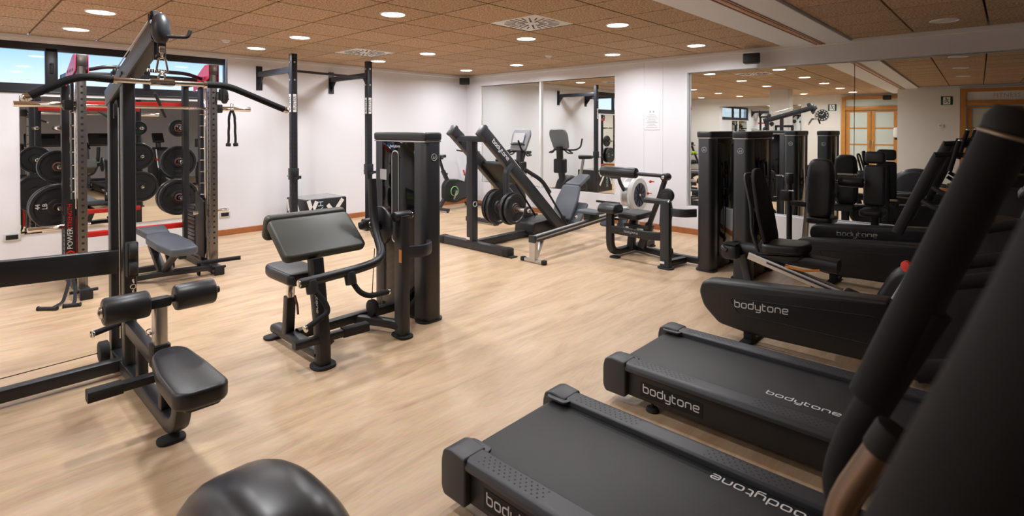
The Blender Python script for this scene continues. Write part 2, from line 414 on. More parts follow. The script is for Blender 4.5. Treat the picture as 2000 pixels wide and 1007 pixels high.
for i, x in enumerate((.87, 2.07, 3.87, 5.07)):
    for j, y in enumerate((-.78, -2.58, -4.38, -6.18, -7.98, -9.78)):
        lamp(x, y, True, 'lit round downlight, %s row from the tall wall mirrors, %s from the window wall' % (ORD[j], ORD[i]))
for j, y in enumerate((-.65, -2.45, -4.25, -6.05)): lamp(7.45, y, False, 'unlit round lamp in the ceiling beyond the beam, %s from the mirror wall' % ORD[j])
for (x, y), side in zip(VENTS, ('on the ceiling beam side', 'on the window wall side')):
    t = Thing('ceiling_vent', 'square white swirl air vent in the ceiling tiles '+side, 'vent', (x, y, CEIL), 'ceiling vents')
    t.p('plate', B().box((0, 0, .006), (.585, .585, .012), bev=.003), M_trimw, local=True)
    for ring, (r0, r1, n) in enumerate(((.075, .15, 12), (.165, .27, 24))):
        for k in range(n):
            a = 2*PI*k/n+.1; c, s_ = math.cos(a), math.sin(a)
            t.p('slot', B().box((c*(r0+r1)/2, s_*(r0+r1)/2, -.0005), (r1-r0, .014 if ring else .020, .003), (0, 0, a)), M_dark, local=True, smooth=False)
for x, y, lb in ((3.14, -1.28, 'small white smoke detector on the ceiling before the wall mirror'), (1.27, -4.88, 'small white smoke detector on the ceiling by the window')):
    tag(obj('smoke_detector', B().lathe([(0, .05), (-.015, .048), (-.022, .034), (-.034, .030), (-.036, .0)], (x, y, CEIL), Z, 18), M_trimw), lb, 'detector')

# ---------------------------------------------------------------- mirrors
def mirror(x0, x1, z0, z1, y0, a, bt, label, px):
    g = B().box(((x0+x1)/2-px, .004, (z0+z1)/2-1.3), (x1-x0, .008, z1-z0))
    o = obj('wall_mirror', g, M_mirror, smooth=False); o.location = (px, y0, 1.3); o.rotation_euler = (-bt, 0, a)
    return tag(o, label, 'mirror')
mirror(.414, 1.890, .45, 2.275, .03, 0, 0, 'tall wall mirror by the room corner beside the exercise bikes', 1.9)
mirror(1.935, 3.43, .45, 2.275, .03, 0, 0, 'tall wall mirror beside the pier with the paper notice', 1.9)
mirror(4.60, 6.578, .386, 2.245, .07, .0176, .0016, 'wall mirror behind the two black weight towers', 4.6)
mirror(6.584, XE-.02, .386, 2.245, .07, .0176, .0016, 'wide wall mirror beyond the joint under the ceiling beam', 4.6)
struct('trim_3', B().box((1.912, .02, 1.362), (.04, .05, 1.84), bev=.006), M_trimw)
b = B()
for x in (ML[0]+.012, ML[1]-.012): b.box((x, .012, 1.362), (.024, .03, 1.84), bev=.004)
struct('trim_4', b, M_trimw)
o = obj('wall_mirror', B().box((.006, (-6.55-4.69)/2, 1.07), (.012, 1.86, 1.52)), M_mirror, smooth=False); tag(o, 'low wide mirror on the window wall behind the power rack', 'mirror')
o = obj('wall_mirror', B().box((2.3, YD+.02, 1.3), (2.5, .02, 1.85)), M_mirror, smooth=False); tag(o, 'mirror on the back wall beside the clock', 'mirror')

# ---------------------------------------------------------------- window on the left wall
win = struct('window_1', B().bar([(-.05, WY0+.03, WZ0+.03), (-.05, WY1-.03, WZ0+.03), (-.05, WY1-.03, WZ1-.03), (-.05, WY0+.03, WZ1-.03)], .11, .06, up=X, closed=True), M_wframe)
b0 = B()
obj('sill', B().box((.004, (WY0+WY1)/2, WZ0-.012), (.03, WY1-WY0+.02, .024), bev=.004), M_wframe, win)
for y, wd in ((-5.36, .07), (-6.275, .11)): obj('mullion', B().box((-.05, y, (WZ0+WZ1)/2), (.06, wd, WZ1-WZ0-.1), bev=.004), M_wframe, win)
for y0, y1 in ((-5.325, WY1-.06), (-6.22, -5.395), (WY0+.06, -6.33)):
    obj('pane', B().box((-.055, (y0+y1)/2, (WZ0+WZ1)/2), (.006, y1-y0+.02, WZ1-WZ0-.11)), M_glass, win, False)
obj('latch', B().box((-.012, -6.275, 2.15), (.02, .035, .12), bev=.008).cyl((-.005, -6.275, 2.20), (.012, -6.275, 2.20), .012), M_dark, win)

# ---------------------------------------------------------------- doors, signs and fittings on the south side (seen in the mirrors)
def door(name, x0, x1, y, ztop, cols, label_text=None, flip=False):
    yy = y+.02
    d = struct(name, B().bar([(x0+.06, yy, 0), (x0+.06, yy, ztop-.06), (x1-.06, yy, ztop-.06), (x1-.06, yy, 0)], .12, .14, up=Y), M_wood)
    zt = ztop-.36
    obj('transom_rail', B().box(((x0+x1)/2, yy, zt), (x1-x0-.2, .10, .11), bev=.005), M_wood, d)
    obj('transom_pane', B().box(((x0+x1)/2, yy, (zt+ztop)/2-.02), (x1-x0-.2, .02, ztop-zt-.16)), M_frost if label_text is None else M_paper, d, False)
    n = cols; w0 = (x1-x0-.24)/n
    for k in range(n):
        a = x0+.12+w0*k; cx = a+w0/2
        lf = obj('door_leaf', B().bar([(a+.05, yy, .05), (a+w0-.05, yy, .05), (a+w0-.05, yy, zt-.10), (a+.05, yy, zt-.10)], .09, .05, up=Y, closed=True), M_wood, d)
        for r in range(4):
            z0 = .10+r*(zt-.2)/4; z1 = .10+(r+1)*(zt-.2)/4
            obj('pane', B().box((cx, yy, (z0+z1)/2), (w0-.18, .012, z1-z0-.02)), M_frost, lf, False)
            if r: obj('glazing_bar', B().box((cx, yy, z0), (w0-.16, .03, .035)), M_wood, lf)
        obj('handle', B().tube([(a+(w0-.04 if k == 0 else .04), yy+.02, .95), (a+(w0-.04 if k == 0 else .04), yy+.07, .95), (a+(w0-.04 if k == 0 else .04), yy+.07, 1.15), (a+(w0-.04 if k == 0 else .04), yy+.02, 1.15)], .01, .02), M_steel, lf)
    if label_text: text_mesh(label_text, .13, ((x0+x1)/2-.05, yy+.012, (zt+ztop)/2-.02), X, Z, M_grey, parent=d)
    return d
door('door_1', 4.62, 6.10, YD+.01, 2.44, 2)
door('door_2', 7.34, 9.05, YS-.03, 2.44, 2, 'FITNESS')
def exit_sign(x, y, z, label):
    t = Thing('exit_sign', label, 'sign', (x, y, z))
    t.p('board', B().box((0, .006, 0), (.22, .012, .20), bev=.002), M_green, local=True)
    t.p('door_mark', B().box((.0, .013, .0), (.13, .002, .17)), M_white, local=True, smooth=False)
    f = B().ball((-.012, .015, .055), .016, (1, .15, 1), 10)
    for p in ([(-.005, .0155, .03), (.012, .0155, -.01), (.035, .0155, -.03), (.03, .0155, -.065)], [(.012, .0155, -.01), (-.015, .0155, -.035), (-.045, .0155, -.04)], [(-.003, .0155, .028), (-.03, .0155, .01), (-.04, .0155, -.012)], [(-.003, .0155, .028), (.025, .0155, .02), (.04, .0155, .035)]): f.bar(p, .014, .002, up=Y)
    t.p('running_figure', f, M_green, local=True)
exit_sign(7.10, YS, 2.15, 'green running man exit sign on the wall beside the door lettered above')
exit_sign(4.38, YD, 2.12, 'green running man exit sign on the back wall above the clock')
t = Thing('wall_clock', 'round black wall clock with pale numerals on the back wall', 'clock', (4.12, YD, 1.90))
t.p('case', B().cyl((0, 0, 0), (0, .03, 0), .17, seg=32, bev=.008), M_dark, local=True)
b = B()
for k in range(12):
    a = k*PI/6; b.box((math.sin(a)*.135, .032, math.cos(a)*.135), (.035, .003, .035))
t.p('numerals', b, M_lgrey, local=True); t.p('hands', B().bar([(0, .034, 0), (.05, .034, .07)], .012, .002, up=Y).bar([(0, .034, 0), (-.08, .034, .03)], .010, .002, up=Y), M_white, local=True)
t = Thing('thermostat', 'small white thermostat on the wall below the exit sign by the lettered door', 'thermostat', (7.00, YS, 1.55)); t.p('case', B().box((0, .012, 0), (.10, .024, .085), bev=.006), M_trimw, local=True); t.p('screen', B().box((-.015, .025, .01), (.05, .003, .035)), M_grey, local=True)
t = Thing('soap_dispenser', 'white wall dispenser beside the wooden back door', 'dispenser', (6.10, -9.9, 1.25)); t.p('body', B().box((-.06, 0, .14), (.12, .16, .26), bev=.03), M_trimw, local=True); t.p('nozzle', B().box((-.07, 0, -.02), (.06, .05, .06), bev=.01), M_dark, local=True)
# outlets, notice, speakers
def outlet(x, y, z, axis, label):
    t = Thing('wall_outlet', label, 'outlet', (x, y, z))
    d = (.012, .14, .085) if axis == 'x' else (.14, .012, .085)
    t.p('plate', B().box((.006 if axis == 'x' else 0, 0 if axis == 'x' else -.006, 0), d, bev=.004), M_lgrey, local=True)
    d2 = (.006, .10, .05) if axis == 'x' else (.10, .006, .05)
    t.p('socket', B().box((.013 if axis == 'x' else 0, 0 if axis == 'x' else -.013, 0), d2, bev=.002), M_dark, local=True)
outlet(0, -6.62, .295, 'x', 'wall outlet low on the window wall left of the low mirror'); outlet(0, -4.47, .29, 'x', 'wall outlet low on the window wall beside the power rack upright')
outlet(0, -1.95, .42, 'x', 'wall outlet on the window wall between the wall rack and the room corner')
t = Thing('paper_notice', 'white sheet of printed rules taped to the pier between the mirrors', 'notice', (4.05, 0, 1.60))
t.p('sheet', B().box((0, -.003, 0), (.24, .004, .30)), M_paper, local=True, smooth=False)
b = B()
for k in range(9):
    wd = .15+.04*((k*7) % 3-1); b.box((0, -.0056, .07-k*.023), (wd, .001, .006))
b.box((-.025, -.0056, .115), (.02, .001, .03)); b.box((.03, -.0056, .115), (.02, .001, .03)); t.p('print', b, M_grey, local=True, smooth=False)
def speaker(loc, rz, s_, label):
    t = Thing('wall_speaker', label, 'speaker', loc); t.o.rotation_euler.z = rz
    t.p('cabinet', B().prism([(-.5*s_, 0), (.5*s_, 0), (.42*s_, .75*s_), (-.42*s_, .75*s_)], (0, 0, 0), X, Y, .62*s_, .012, .02), M_dark, local=True)
    t.p('grille', B().box((0, -.004, 0), (.86*s_, .008, .52*s_), bev=.004), M_rubber, local=True); t.p('bracket', B().box((0, .82*s_, .0), (.05, .2*s_, .03)).box((0, .9*s_, 0), (.08, .01, .10)), M_dark, local=True)
speaker((.235, -.255, 2.375), PI/4, .20, 'small black speaker high in the corner beside the wall mirror')
speaker((5.55, -.27, 2.345), .25, .20, 'small black speaker on the cornice above the wall mirror')
speaker((5.75, YD+.25, 2.36), PI, .2, 'small black speaker above the wooden back door')

# ================================================================ MACHINES
def foot_pad(b, x, y, lx=.16, ly=.10, h=.018):
    return b.prism([(-lx/2, -ly/2), (lx/2, -ly/2), (lx/2, ly/2), (-lx/2, ly/2)], (x, y, h/2), X, Y, h, .004, min(lx, ly)*.48)
def roller(b, p0, p1, r): return b.cyl(p0, p1, r, seg=28, bev=r*.22)
def cap(b, p, d, r): d = V(d).normalized(); p = V(p); return b.cyl(p, p+d*.012, r, seg=18, bev=.003)
# ---------------------------------------------------------------- weight tower (long axis local y)
def tower(loc, rz, label, slot=False):
    t = Thing('weight_tower', label, 'weight tower', loc, 'glossy black weight towers'); t.o.rotation_euler.z = rz
    W, L, H = .17, .70, 1.44
    P = lambda n, b, m, par=None, **k: t.p(n, b, m, par, local=True, **k)
    for s in (-1, 1):
        c = P('end_column', B().prism([(-W/2, -.08), (W/2, -.08), (W/2, .03), (W*.36, .08), (-W*.36, .08), (-W/2, .03)], (0, s*(L/2-.08), .69), X*s if s > 0 else -X, Y*s, 1.36, .003, .035), M_char)
        P('foot', foot_pad(B(), 0, s*(L/2-.07), .21, .15), M_black)
        y = s*(L/2+.001)
        bb = B().torus((0, y, 1.255), Y, .026, .0028, 24, 6).bar([(-.010*s, y, 1.268), (-.010*s, y, 1.245), (.0, y, 1.245), (.0, y, 1.257)], .005, .003, up=Y).bar([(.008*s, y, 1.268), (.008*s, y, 1.245), (.015*s, y, 1.245)], .005, .003, up=Y)
        P('round_emblem', bb, M_grey, c)
    for s in (-1, 1):
        P('side_panel', B().box((s*.072, 0, .695), (.024, L-.17, 1.335), bev=.004), M_gloss)
        if slot and s < 0:
            P('cable_slot', B().prism([(-.04, -.36), (.04, -.36), (.04, .36), (-.04, .36)], (-.0855, .03, .93), -Y, Z, .004, 0, .04, n=6), M_dark)
            P('slot_rim', B().tube([(-.086, .03-.045, .57), (-.086, .03-.045, 1.295), (-.086, .03+.045, 1.295), (-.086, .03+.045, .57)], .005, .045, 8, closed=True, n=6), M_alu)
            P('lettering', logo(B(), (-.0848, .10, 1.325), -Y, Z, .13), M_white)
            P('sticker', B().box((-.0848, .20, 1.10), (.002, .09, .085)), M_grey, smooth=False)
            P('sticker', B().box((-.0848, .20, .36), (.002, .07, .05)), M_orange, smooth=False)
    P('rear_shroud', B().box((0, 0, .05), (W*.8, L-.3, .06), bev=.01), M_black)
    P('silver_line', B().prism([(-W/2-.002, -L/2-.002), (W/2+.002, -L/2-.002), (W/2+.002, L/2+.002), (-W/2-.002, L/2+.002)], (0, 0, 1.374), X, Y, .010, 0, .04), M_alu)
    P('cap', B().prism([(-W/2-.004, -L/2-.004), (W/2+.004, -L/2-.004), (W/2+.004, L/2+.004), (-W/2-.004, L/2+.004)], (0, 0, 1.411), X, Y, .064, .016, .045, 3), M_char)
    return t
tower((5.615, -1.45, 0), 0, 'glossy black weight tower joined by a strap to the roller bench')
tower((6.015, -1.55, 0), 0, 'glossy black weight tower next to the reclining bike')
tower((4.37, -4.60, 0), PI/2, 'glossy black weight tower with a silver edged slot behind the arm curl bench', slot=True)

# ---------------------------------------------------------------- arm curl machine
t = Thing('arm_curl_machine', 'black preacher arm curl machine with a wide sloping pad and small seat', 'gym machine', (4.6, -5.35, 0))
YC = -5.55
t.bar('main_column', [(4.805, YC, .02), (4.80, YC, .20), (4.76, YC, .40), (4.715, YC, .655)], .085, .10, M_black, up=X, bend=.08, rnd=.03)
t.p('lettering', logo(B(), (4.80, YC-.0445, .545), -Z+X*.09, X+Z*.09, .20), M_grey)
t.bar('base_tube', [(4.80, YC, .075), (4.14, YC, .075)], .085, .06, M_black, rnd=.02)
t.bar('base_tube', [(4.40, -5.52, .085), (4.40, -4.93, .085), (4.40, -4.66, .085)], .07, .07, M_black, rnd=.02)
t.bar('base_tube', [(4.40, -5.08, .075), (4.62, -4.97, .075), (4.77, -4.93, .075)], .065, .065, M_black, bend=.1, rnd=.02)
for x, y, lx, ly in ((4.81, YC, .15, .15), (4.13, YC, .10, .16), (4.77, -4.93, .17, .11)): t.p('foot', foot_pad(B(), x, y, lx, ly), M_rubber)
t.bar('rear_post', [(4.77, -4.93, .02), (4.77, -4.93, .86)], .07, .10, M_char, up=X, rnd=.012)
t.box('label_plate', (4.80, -4.966, .58), (.03, .003, .09), M_orange, bev=0)
ax = t.cyl('axle_housing', (4.77, -4.86, .855), (4.77, -5.00, .855), .035, M_black); t.p('end_cap', cap(B(), (4.77, -4.86, .855), Y, .026), M_bolt, ax)
t.p('cam_disc', B().cyl((4.66, -5.02, .79), (4.66, -5.045, .79), .135, seg=36, bev=.006).cyl((4.66, -5.045, .79), (4.66, -5.10, .79), .035), M_black)
pv = t.cyl('pivot_arm', (4.632, -5.185, .80), (4.645, -5.08, .815), .026, M_black); t.p('end_cap', cap(B(), (4.675, -5.12, .812), X, .022), M_chrome, t.cyl('pivot_collar', (4.63, -5.16, .81), (4.645, -5.09, .815), .036, M_black))
t.tube('swing_arm', [(4.64, -5.09, 1.12), (4.68, -5.10, .80), (4.86, -5.14, .60), (4.865, -5.32, .575), (4.865, -5.72, .56)], .029, M_black, bend=.13, seg=14)
t.p('end_cap', cap(B(), (4.865, -5.72, .56), -Y, .024), M_chrome)
for i, (y, pts) in enumerate(((-5.655, [(4.875, -5.655, .53), (4.93, -5.60, .44), (4.96, -5.59, .38), (4.98, -5.74, .33)]), (-5.40, [(4.87, -5.40, .53), (4.92, -5.36, .44), (4.95, -5.31, .41), (4.93, -5.16, .40)]))):
    t.p('grip_collar', B().cyl((4.865, y, .57), (4.88, y+.006, .49), .036, bev=.006), M_char)
    h = t.tube('grip', pts, .017, M_foam, bend=.05); t.p('grip_cap', cap(B(), pts[-1], V(pts[-1])-V(pts[-2]), .021), M_chrome, h)
t.bar('foot_bar', [(4.80, -5.73, .175), (4.83, -5.26, .175)], .055, .045, M_black, rnd=.01); t.bar('foot_bar_sleeve', [(4.815, -5.42, .175), (4.832, -5.25, .175)], .068, .058, M_rubber, rnd=.012)
t.bar('foot_bar_stay', [(4.80, YC, .13), (4.815, YC+.05, .17)], .06, .06, M_black)
# sloping pad: one padded slab on the far side of the ridge, one on the sitter's side
u = V((.27, 0, -.21)).normalized(); n_ = V((.21, 0, .27)).normalized()
pad = t.p('arm_pad', B().prism([(-.285, -.005), (.285, -.005), (.285, .335), (-.285, .335)], V((4.43, -5.445, .885))-n_*.03, Y, u, .062, .022, .045, 4), M_olive)
t.p('pad_flap', B().prism([(-.285, -.02), (.285, -.02), (.285, .15), (-.285, .15)], V((4.415, -5.445, .882))-V((.1, 0, -.02))*.25, Y, V((-.28, 0, -.96)), .058, .020, .04, 4), M_olive)
t.p('seat', B().prism([(-.235, -.095), (-.12, -.125), (.22, -.12), (.235, 0), (.22, .12), (-.12, .125), (-.235, .095)], (4.42, -5.555, .515), X, Y, .075, .022, .07, 4), M_vinyl)
t.bar('seat_post', [(4.376, -5.56, .30), (4.40, -5.56, .485)], .045, .045, M_chrome, up=X); t.bar('seat_sleeve', [(4.345, -5.56, .07), (4.378, -5.56, .345)], .062, .062, M_black, up=X, rnd=.006)
t.bar('seat_lever', [(4.43, -5.55, .36), (4.455, -5.545, .30), (4.465, -5.545, .24)], .012, .02, M_dred, up=X)
t.bar('link_plate', [(4.55, -4.95, .72), (4.55, -4.95, .30)], .02, .085, M_char, up=X, rnd=.004); t.p('pulley', B().cyl((4.50, -5.02, .16), (4.50, -4.98, .16), .06, seg=24, bev=.006), M_rubber); t.p('cable', B().tube([(4.53, -5.0, .60), (4.49, -5.0, .20)], .003, seg=6), M_dark)
t.box('cable_clip', (4.49, -5.0, .25), (.022, .02, .05), M_chrome)
t.bar('tower_strap', [(4.80, -4.92, .60), (4.86, -4.80, .60), (4.80, -4.70, .60), (4.72, -4.66, .60)], .03, .085, M_char, bend=.08, rnd=.01)

# ---------------------------------------------------------------- lat pulldown machine
t = Thing('lat_pulldown_machine', 'black lat pulldown machine with thigh rollers, padded seat and raised boom', 'gym machine', (4.3, -6.42, 0))
YL = -6.41
for x, zt in ((3.80, 1.68), (4.14, 1.76)): t.bar('upright', [(x, YL, .03), (x, YL, zt)], .062, .075, M_black, up=X, rnd=.008)
t.bar('boom', [(3.74, YL, 1.665), (4.80, YL, 1.965)], .075, .11, M_black, rnd=.012)
bt = t.p('boom_end', B().ball((4.83, YL, 1.968), .06, (.75, .72, 1.35), 18), M_char)
for k, (x, z) in enumerate(((3.86, 1.80), (4.72, 2.03), (4.80, 1.885), (3.92, 1.60))): t.p('pulley', B().cyl((x, YL-.016, z), (x, YL+.016, z), .045 if k != 3 else .05, seg=22, bev=.005).box((x, YL-.024, z-.02), (.03, .004, .09)).box((x, YL+.024, z-.02), (.03, .004, .09)), M_rubber)
t.tube('cable', [(3.86, YL, 1.842), (4.72, YL, 2.072), (4.80, YL, 2.03)], .0035, M_steel, bend=.03, seg=6)
t.tube('bar_hook', [(4.86, YL+.02, 1.93), (4.90, YL+.10, 1.93), (4.90, YL+.11, 1.965)], .009, M_dark, bend=.02)
for dy in (-.012, .012): t.p('cable', B().tube([(3.97, YL+dy, 1.60), (3.97, YL+dy, .20)], .003, seg=6), M_steel)
t.box('bracket_plate', (4.14, YL, 1.775), (.14, .09, .02), M_black, rot=(0, -.27, 0))
# front spine, foot and seat strut
t.bar('base_spine', [(3.74, YL, .06), (5.0, YL, .06), (5.09, YL, .10), (5.20, YL, .355)], .07, .07, M_black, bend=.06, rnd=.01)
t.p('foot', foot_pad(B(), 5.03, YL-.02, .09, .12), M_rubber); t.p('foot', foot_pad(B(), 3.74, YL+.01, .14, .16), M_rubber)
t.bar('stack_base_tube', [(4.03, YL, .065), (4.03, -7.55, .065)], .07, .07, M_black, rnd=.01)
t.bar('stack_beam', [(3.84, YL, .645), (3.84, -7.55, .70)], .06, .145, M_black, rnd=.012)
t.bar('low_cable_guide', [(3.84, YL-.03, .10), (3.90, -7.4, .10)], .004, .004, M_dark, rnd=0)
t.p('low_pulley', B().cyl((3.86, YL-.10, .11), (3.86, YL-.05, .11), .062, seg=22, bev=.008), M_rubber)
t.p('mid_pulley', B().cyl((4.22, YL-.02, .77), (4.22, YL+.02, .77), .05, seg=22, bev=.006).cyl((4.22, YL-.02, .67), (4.22, YL+.02, .67), .045, seg=22, bev=.006).box((4.215, YL, .72), (.05, .055, .2), bev=.006), M_rubber)
b = B()
for k in range(5): b.torus((4.24, YL, .60-.032*k), X if k % 2 else Y, .013, .0035, 12, 6)
t.p('chain', b, M_chrome)
t.p('carabiner', B().tube([(4.24, YL-.015, .44), (4.24, YL-.02, .38), (4.24, YL+.02, .37), (4.24, YL+.015, .44)], .004, .015, 8, closed=True), M_chrome)
t.bar('link_tube', [(4.14, YL, .315), (4.80, YL, .29)], .055, .075, M_black, rnd=.01); t.bar('link_strut', [(4.42, YL, .06), (4.42, YL, .29)], .05, .06, M_black, up=X)
t.bar('seat_bearer', [(4.85, YL, .20), (5.36, YL, .305)], .05, .06, M_black, rnd=.01); t.bar('seat_strut', [(4.86, YL, .06), (4.88, YL, .30)], .055, .06, M_black, up=X)
pd = [(4.965, -6.47), (5.02, -6.505), (5.25, -6.54), (5.50, -6.545), (5.535, -6.50), (5.54, -6.37), (5.50, -6.335), (5.25, -6.34), (5.02, -6.355), (4.965, -6.39)]
sp = t.p('seat', B().prism([(x-5.25, y+6.43) for x, y in pd], (5.25, -6.43, .385), V((1, 0, -.02)), Y, .075, .018, .03, 4), M_vinyl)
t.p('seat_plate', B().prism([(-.2, -.07), (.2, -.07), (.2, .07), (-.2, .07)], (5.30, -6.43, .335), X, Y, .03, .006, .03), M_black)
t.bar('roller_post', [(4.77, YL, .37), (4.77, YL, .575)], .055, .075, M_steel, up=X, rnd=.006); t.bar('post_collar', [(4.77, YL, .27), (4.77, YL, .385)], .075, .095, M_dark, up=X, rnd=.006)
t.p('pull_pin', B().torus((4.72, YL-.035, .44), X, .014, .003, 14, 6).cyl((4.74, YL-.035, .44), (4.76, YL-.035, .44), .006), M_chrome)
t.cyl('roller_axle', (4.77, -6.66, .60), (4.77, -6.13, .60), .018, M_dark)
t.box('axle_clamp', (4.77, YL, .595), (.06, .10, .05), M_dark, bev=.012)
for y0, y1 in ((-6.645, -6.455), (-6.345, -6.155)):
    rl = t.p('thigh_roller', roller(B(), (4.77, y0, .60), (4.77, y1, .60), .066), M_vinyl); 
t.p('roller_cap', B().lathe([(0, .03), (.010, .026), (.016, .010), (.017, 0)], (4.77, -6.648, .60), -Y, 20), M_chrome)
t.bar('foot_rest', [(4.93, -6.725, .285), (4.93, -6.30, .285)], .055, .04, M_black, rnd=.008); t.bar('foot_rest_sleeve', [(4.93, -6.73, .285), (4.93, -6.60, .285)], .066, .050, M_rubber, rnd=.008)
ph = t.tube('low_handle', [(4.62, -6.55, .485), (4.66, -6.66, .475)], .014, M_foam, bend=0); t.p('grip_cap', cap(B(), (4.66, -6.66, .475), (.34, -.94, -.05), .017), M_chrome, ph)
# weight stack outside the left edge of the view
for x in (3.72, 4.10): t.bar('stack_frame', [(x, -7.55, .03), (x, -7.55, 1.55)], .06, .06, M_black, up=X)
t.bar('stack_frame', [(3.70, -7.55, 1.55), (4.12, -7.55, 1.55)], .06, .06, M_black)
for k in range(10): t.box('weight_slab', (3.91, -7.55, .15+.052*k), (.24, .12, .045), M_plate, bev=.006)

# bar hanging from the boom
t = Thing('lat_bar', 'long chrome lat bar with black bent ends hanging from the boom by a clip', 'lat bar', (4.845, YL, 1.70))
c = V((4.845, YL, 1.70))
t.tube('centre_rod', [c+V((0, -.20, .003)), c+V((0, .20, .003))], .013, M_chrome, bend=0)
for s, e1, e2 in ((-1, V((0, -.33, .012)), V((0, -.49, -.085))), (1, V((0, .30, .004)), V((0, .605, -.115)))):
    t.tube('grip', [c+V((0, .19*s, .003)), c+e1, c+e2], .0175, M_foam, bend=.06, seg=14); d = (e2-e1).normalized()
    t.p('end_cap', B().cyl(c+e2, c+e2+d*.022, .0185, bev=.004).ball(c+e2+d*.022, .014, seg=12), M_chrome); t.p('collar', B().cyl(c+V((0, .185*s, .003)), c+V((0, .20*s, .003)), .020), M_chrome)
t.p('swivel', B().box(c+V((0, 0, .003)), (.04, .11, .036), bev=.010).torus(c+V((0, 0, .030)), X, .014, .005, 14, 6), M_chrome)
t.p('carabiner', B().tube([c+V((0, -.014, .125)), c+V((0, -.026, .05)), c+V((0, .026, .05)), c+V((0, .014, .125))], .005, .02, 8, closed=True), M_chrome)
t.p('swivel_link', B().torus(c+V((0, 0, .14)), Y, .013, .004, 12, 6).box(c+V((0, 0, .165)), (.02, .026, .035), bev=.004), M_chrome)

# ---------------------------------------------------------------- treadmills (local: origin rear middle, forward +x)
def treadmill(yc, label, far_text):
    t = Thing('treadmill', label, 'treadmill', (6.295, yc, 0), 'flat treadmills in a row')
    P = lambda n, b, m, par=None, **k: t.p(n, b, m, par, local=True, **k)
    for s in (-1, 1):
        sf = P('side_frame', B().prism([(.13, .055), (2.0, .045), (2.0, .18), (.13, .18)], (0, s*.345, 0), X, Z, .07, .004, .006), M_black)
        P('name_plate', B().box((.385, s*.3805, .113), (.335, .002, .075)), M_dark, sf, smooth=False)
        if s < 0: P('lettering', logo(B(), (.235, -.3825, .100), X, Z, .30), M_white, sf)
        else: P('lettering', logo(B(), (.535, .3825, .100), -X, Z, .30), M_white, sf)
        P('shadow_gap', B().box((1.05, s*.350, .182), (1.82, .07, .012)), M_dark, sf, smooth=False)
        rl = P('side_rail', B().prism([(-.056, -.016), (.058, -.022), (.062, -.004), (.050, .016), (.030, .020), (-.046, .020), (-.056, .014)], (.94, s*.345, .207), Y*s, Z, 1.62, .002, .006), M_char_lit)
        b = B()
        for x0, nx in ((.18, 12), (.78, 12), (1.30, 6)):
            for i in range(nx):
                for j in range(4): b.grid((x0+i*.026+(.013 if j % 2 else 0), s*.342-.028+j*.018, .2275), X, Y, 1, 1, 1, 1, .0042, 6)
        g = P('grip_dots', b, M_dark, rl, smooth=False); g['kind'] = 'stuff'
        P('end_cap', B().prism([(.0, .075), (.015, .045), (.14, .045), (.14, .228), (.05, .236), (.012, .222), (.0, .18)], (0, s*.345, 0), X, Z, .128, .009, .014, 3), M_char_lit)
        P('cap_lip', B().prism([(-.07, -.03), (.07, -.03), (.055, .03), (-.05, .03)], (.095, s*.285, .217), X, -Y*s, .012, .004, .02), M_char_lit)
        for x in (.27, 1.8):
            P('leveller', B().cyl((x, s*.345, 0), (x, s*.345, .022), .036, .030, bev=.005).cyl((x, s*.345, .02), (x, s*.345, .07), .008), M_rubber)
        P('upright', B().bar([(1.70, s*.43, .06), (1.80, s*.44, .6), (1.93, s*.44, 1.12)], .07, .11, up=X, bend=.2, rnd=.02), M_black)
        P('handrail', B().tube([(1.92, s*.44, 1.08), (1.80, s*.45, 1.10), (1.50, s*.45, 1.0)], .022, .08), M_foam)
    bl = P('belt', B().box((1.0, 0, .194), (1.86, .588, .012), bev=.003).cyl((.075, -.29, .158), (.075, .29, .158), .042), M_belt)
    P('lettering', logo(B(), (1.145, .262, .2008), -X, -Y, .31, t=.001) if far_text else logo(B(), (.775, -.15, .2008), X, Y, .31, t=.001), M_white, bl)
    t.o.scale.y = .905
    P('motor_hood', B().prism([(1.72, .04), (2.14, .04), (2.16, .16), (2.02, .27), (1.78, .24)], (0, 0, 0), X, Z, .76, .02, .04, 3), M_black)
    P('console', B().prism([(-.05, 0), (.02, -.02), (.20, .26), (.12, .30)], (1.86, 0, 1.06), X, Z, .80, .02, .03, 3), M_black); P('screen', B().box((1.92, 0, 1.235), (.012, .36, .18), (0, -.52, 0)), M_screen)
    return t
treadmill(-5.465, 'flat black treadmill next to the big elliptical, its belt lettered in white', True)
treadmill(-4.325, 'flat black treadmill between the other treadmill and the long lettered casing', False)

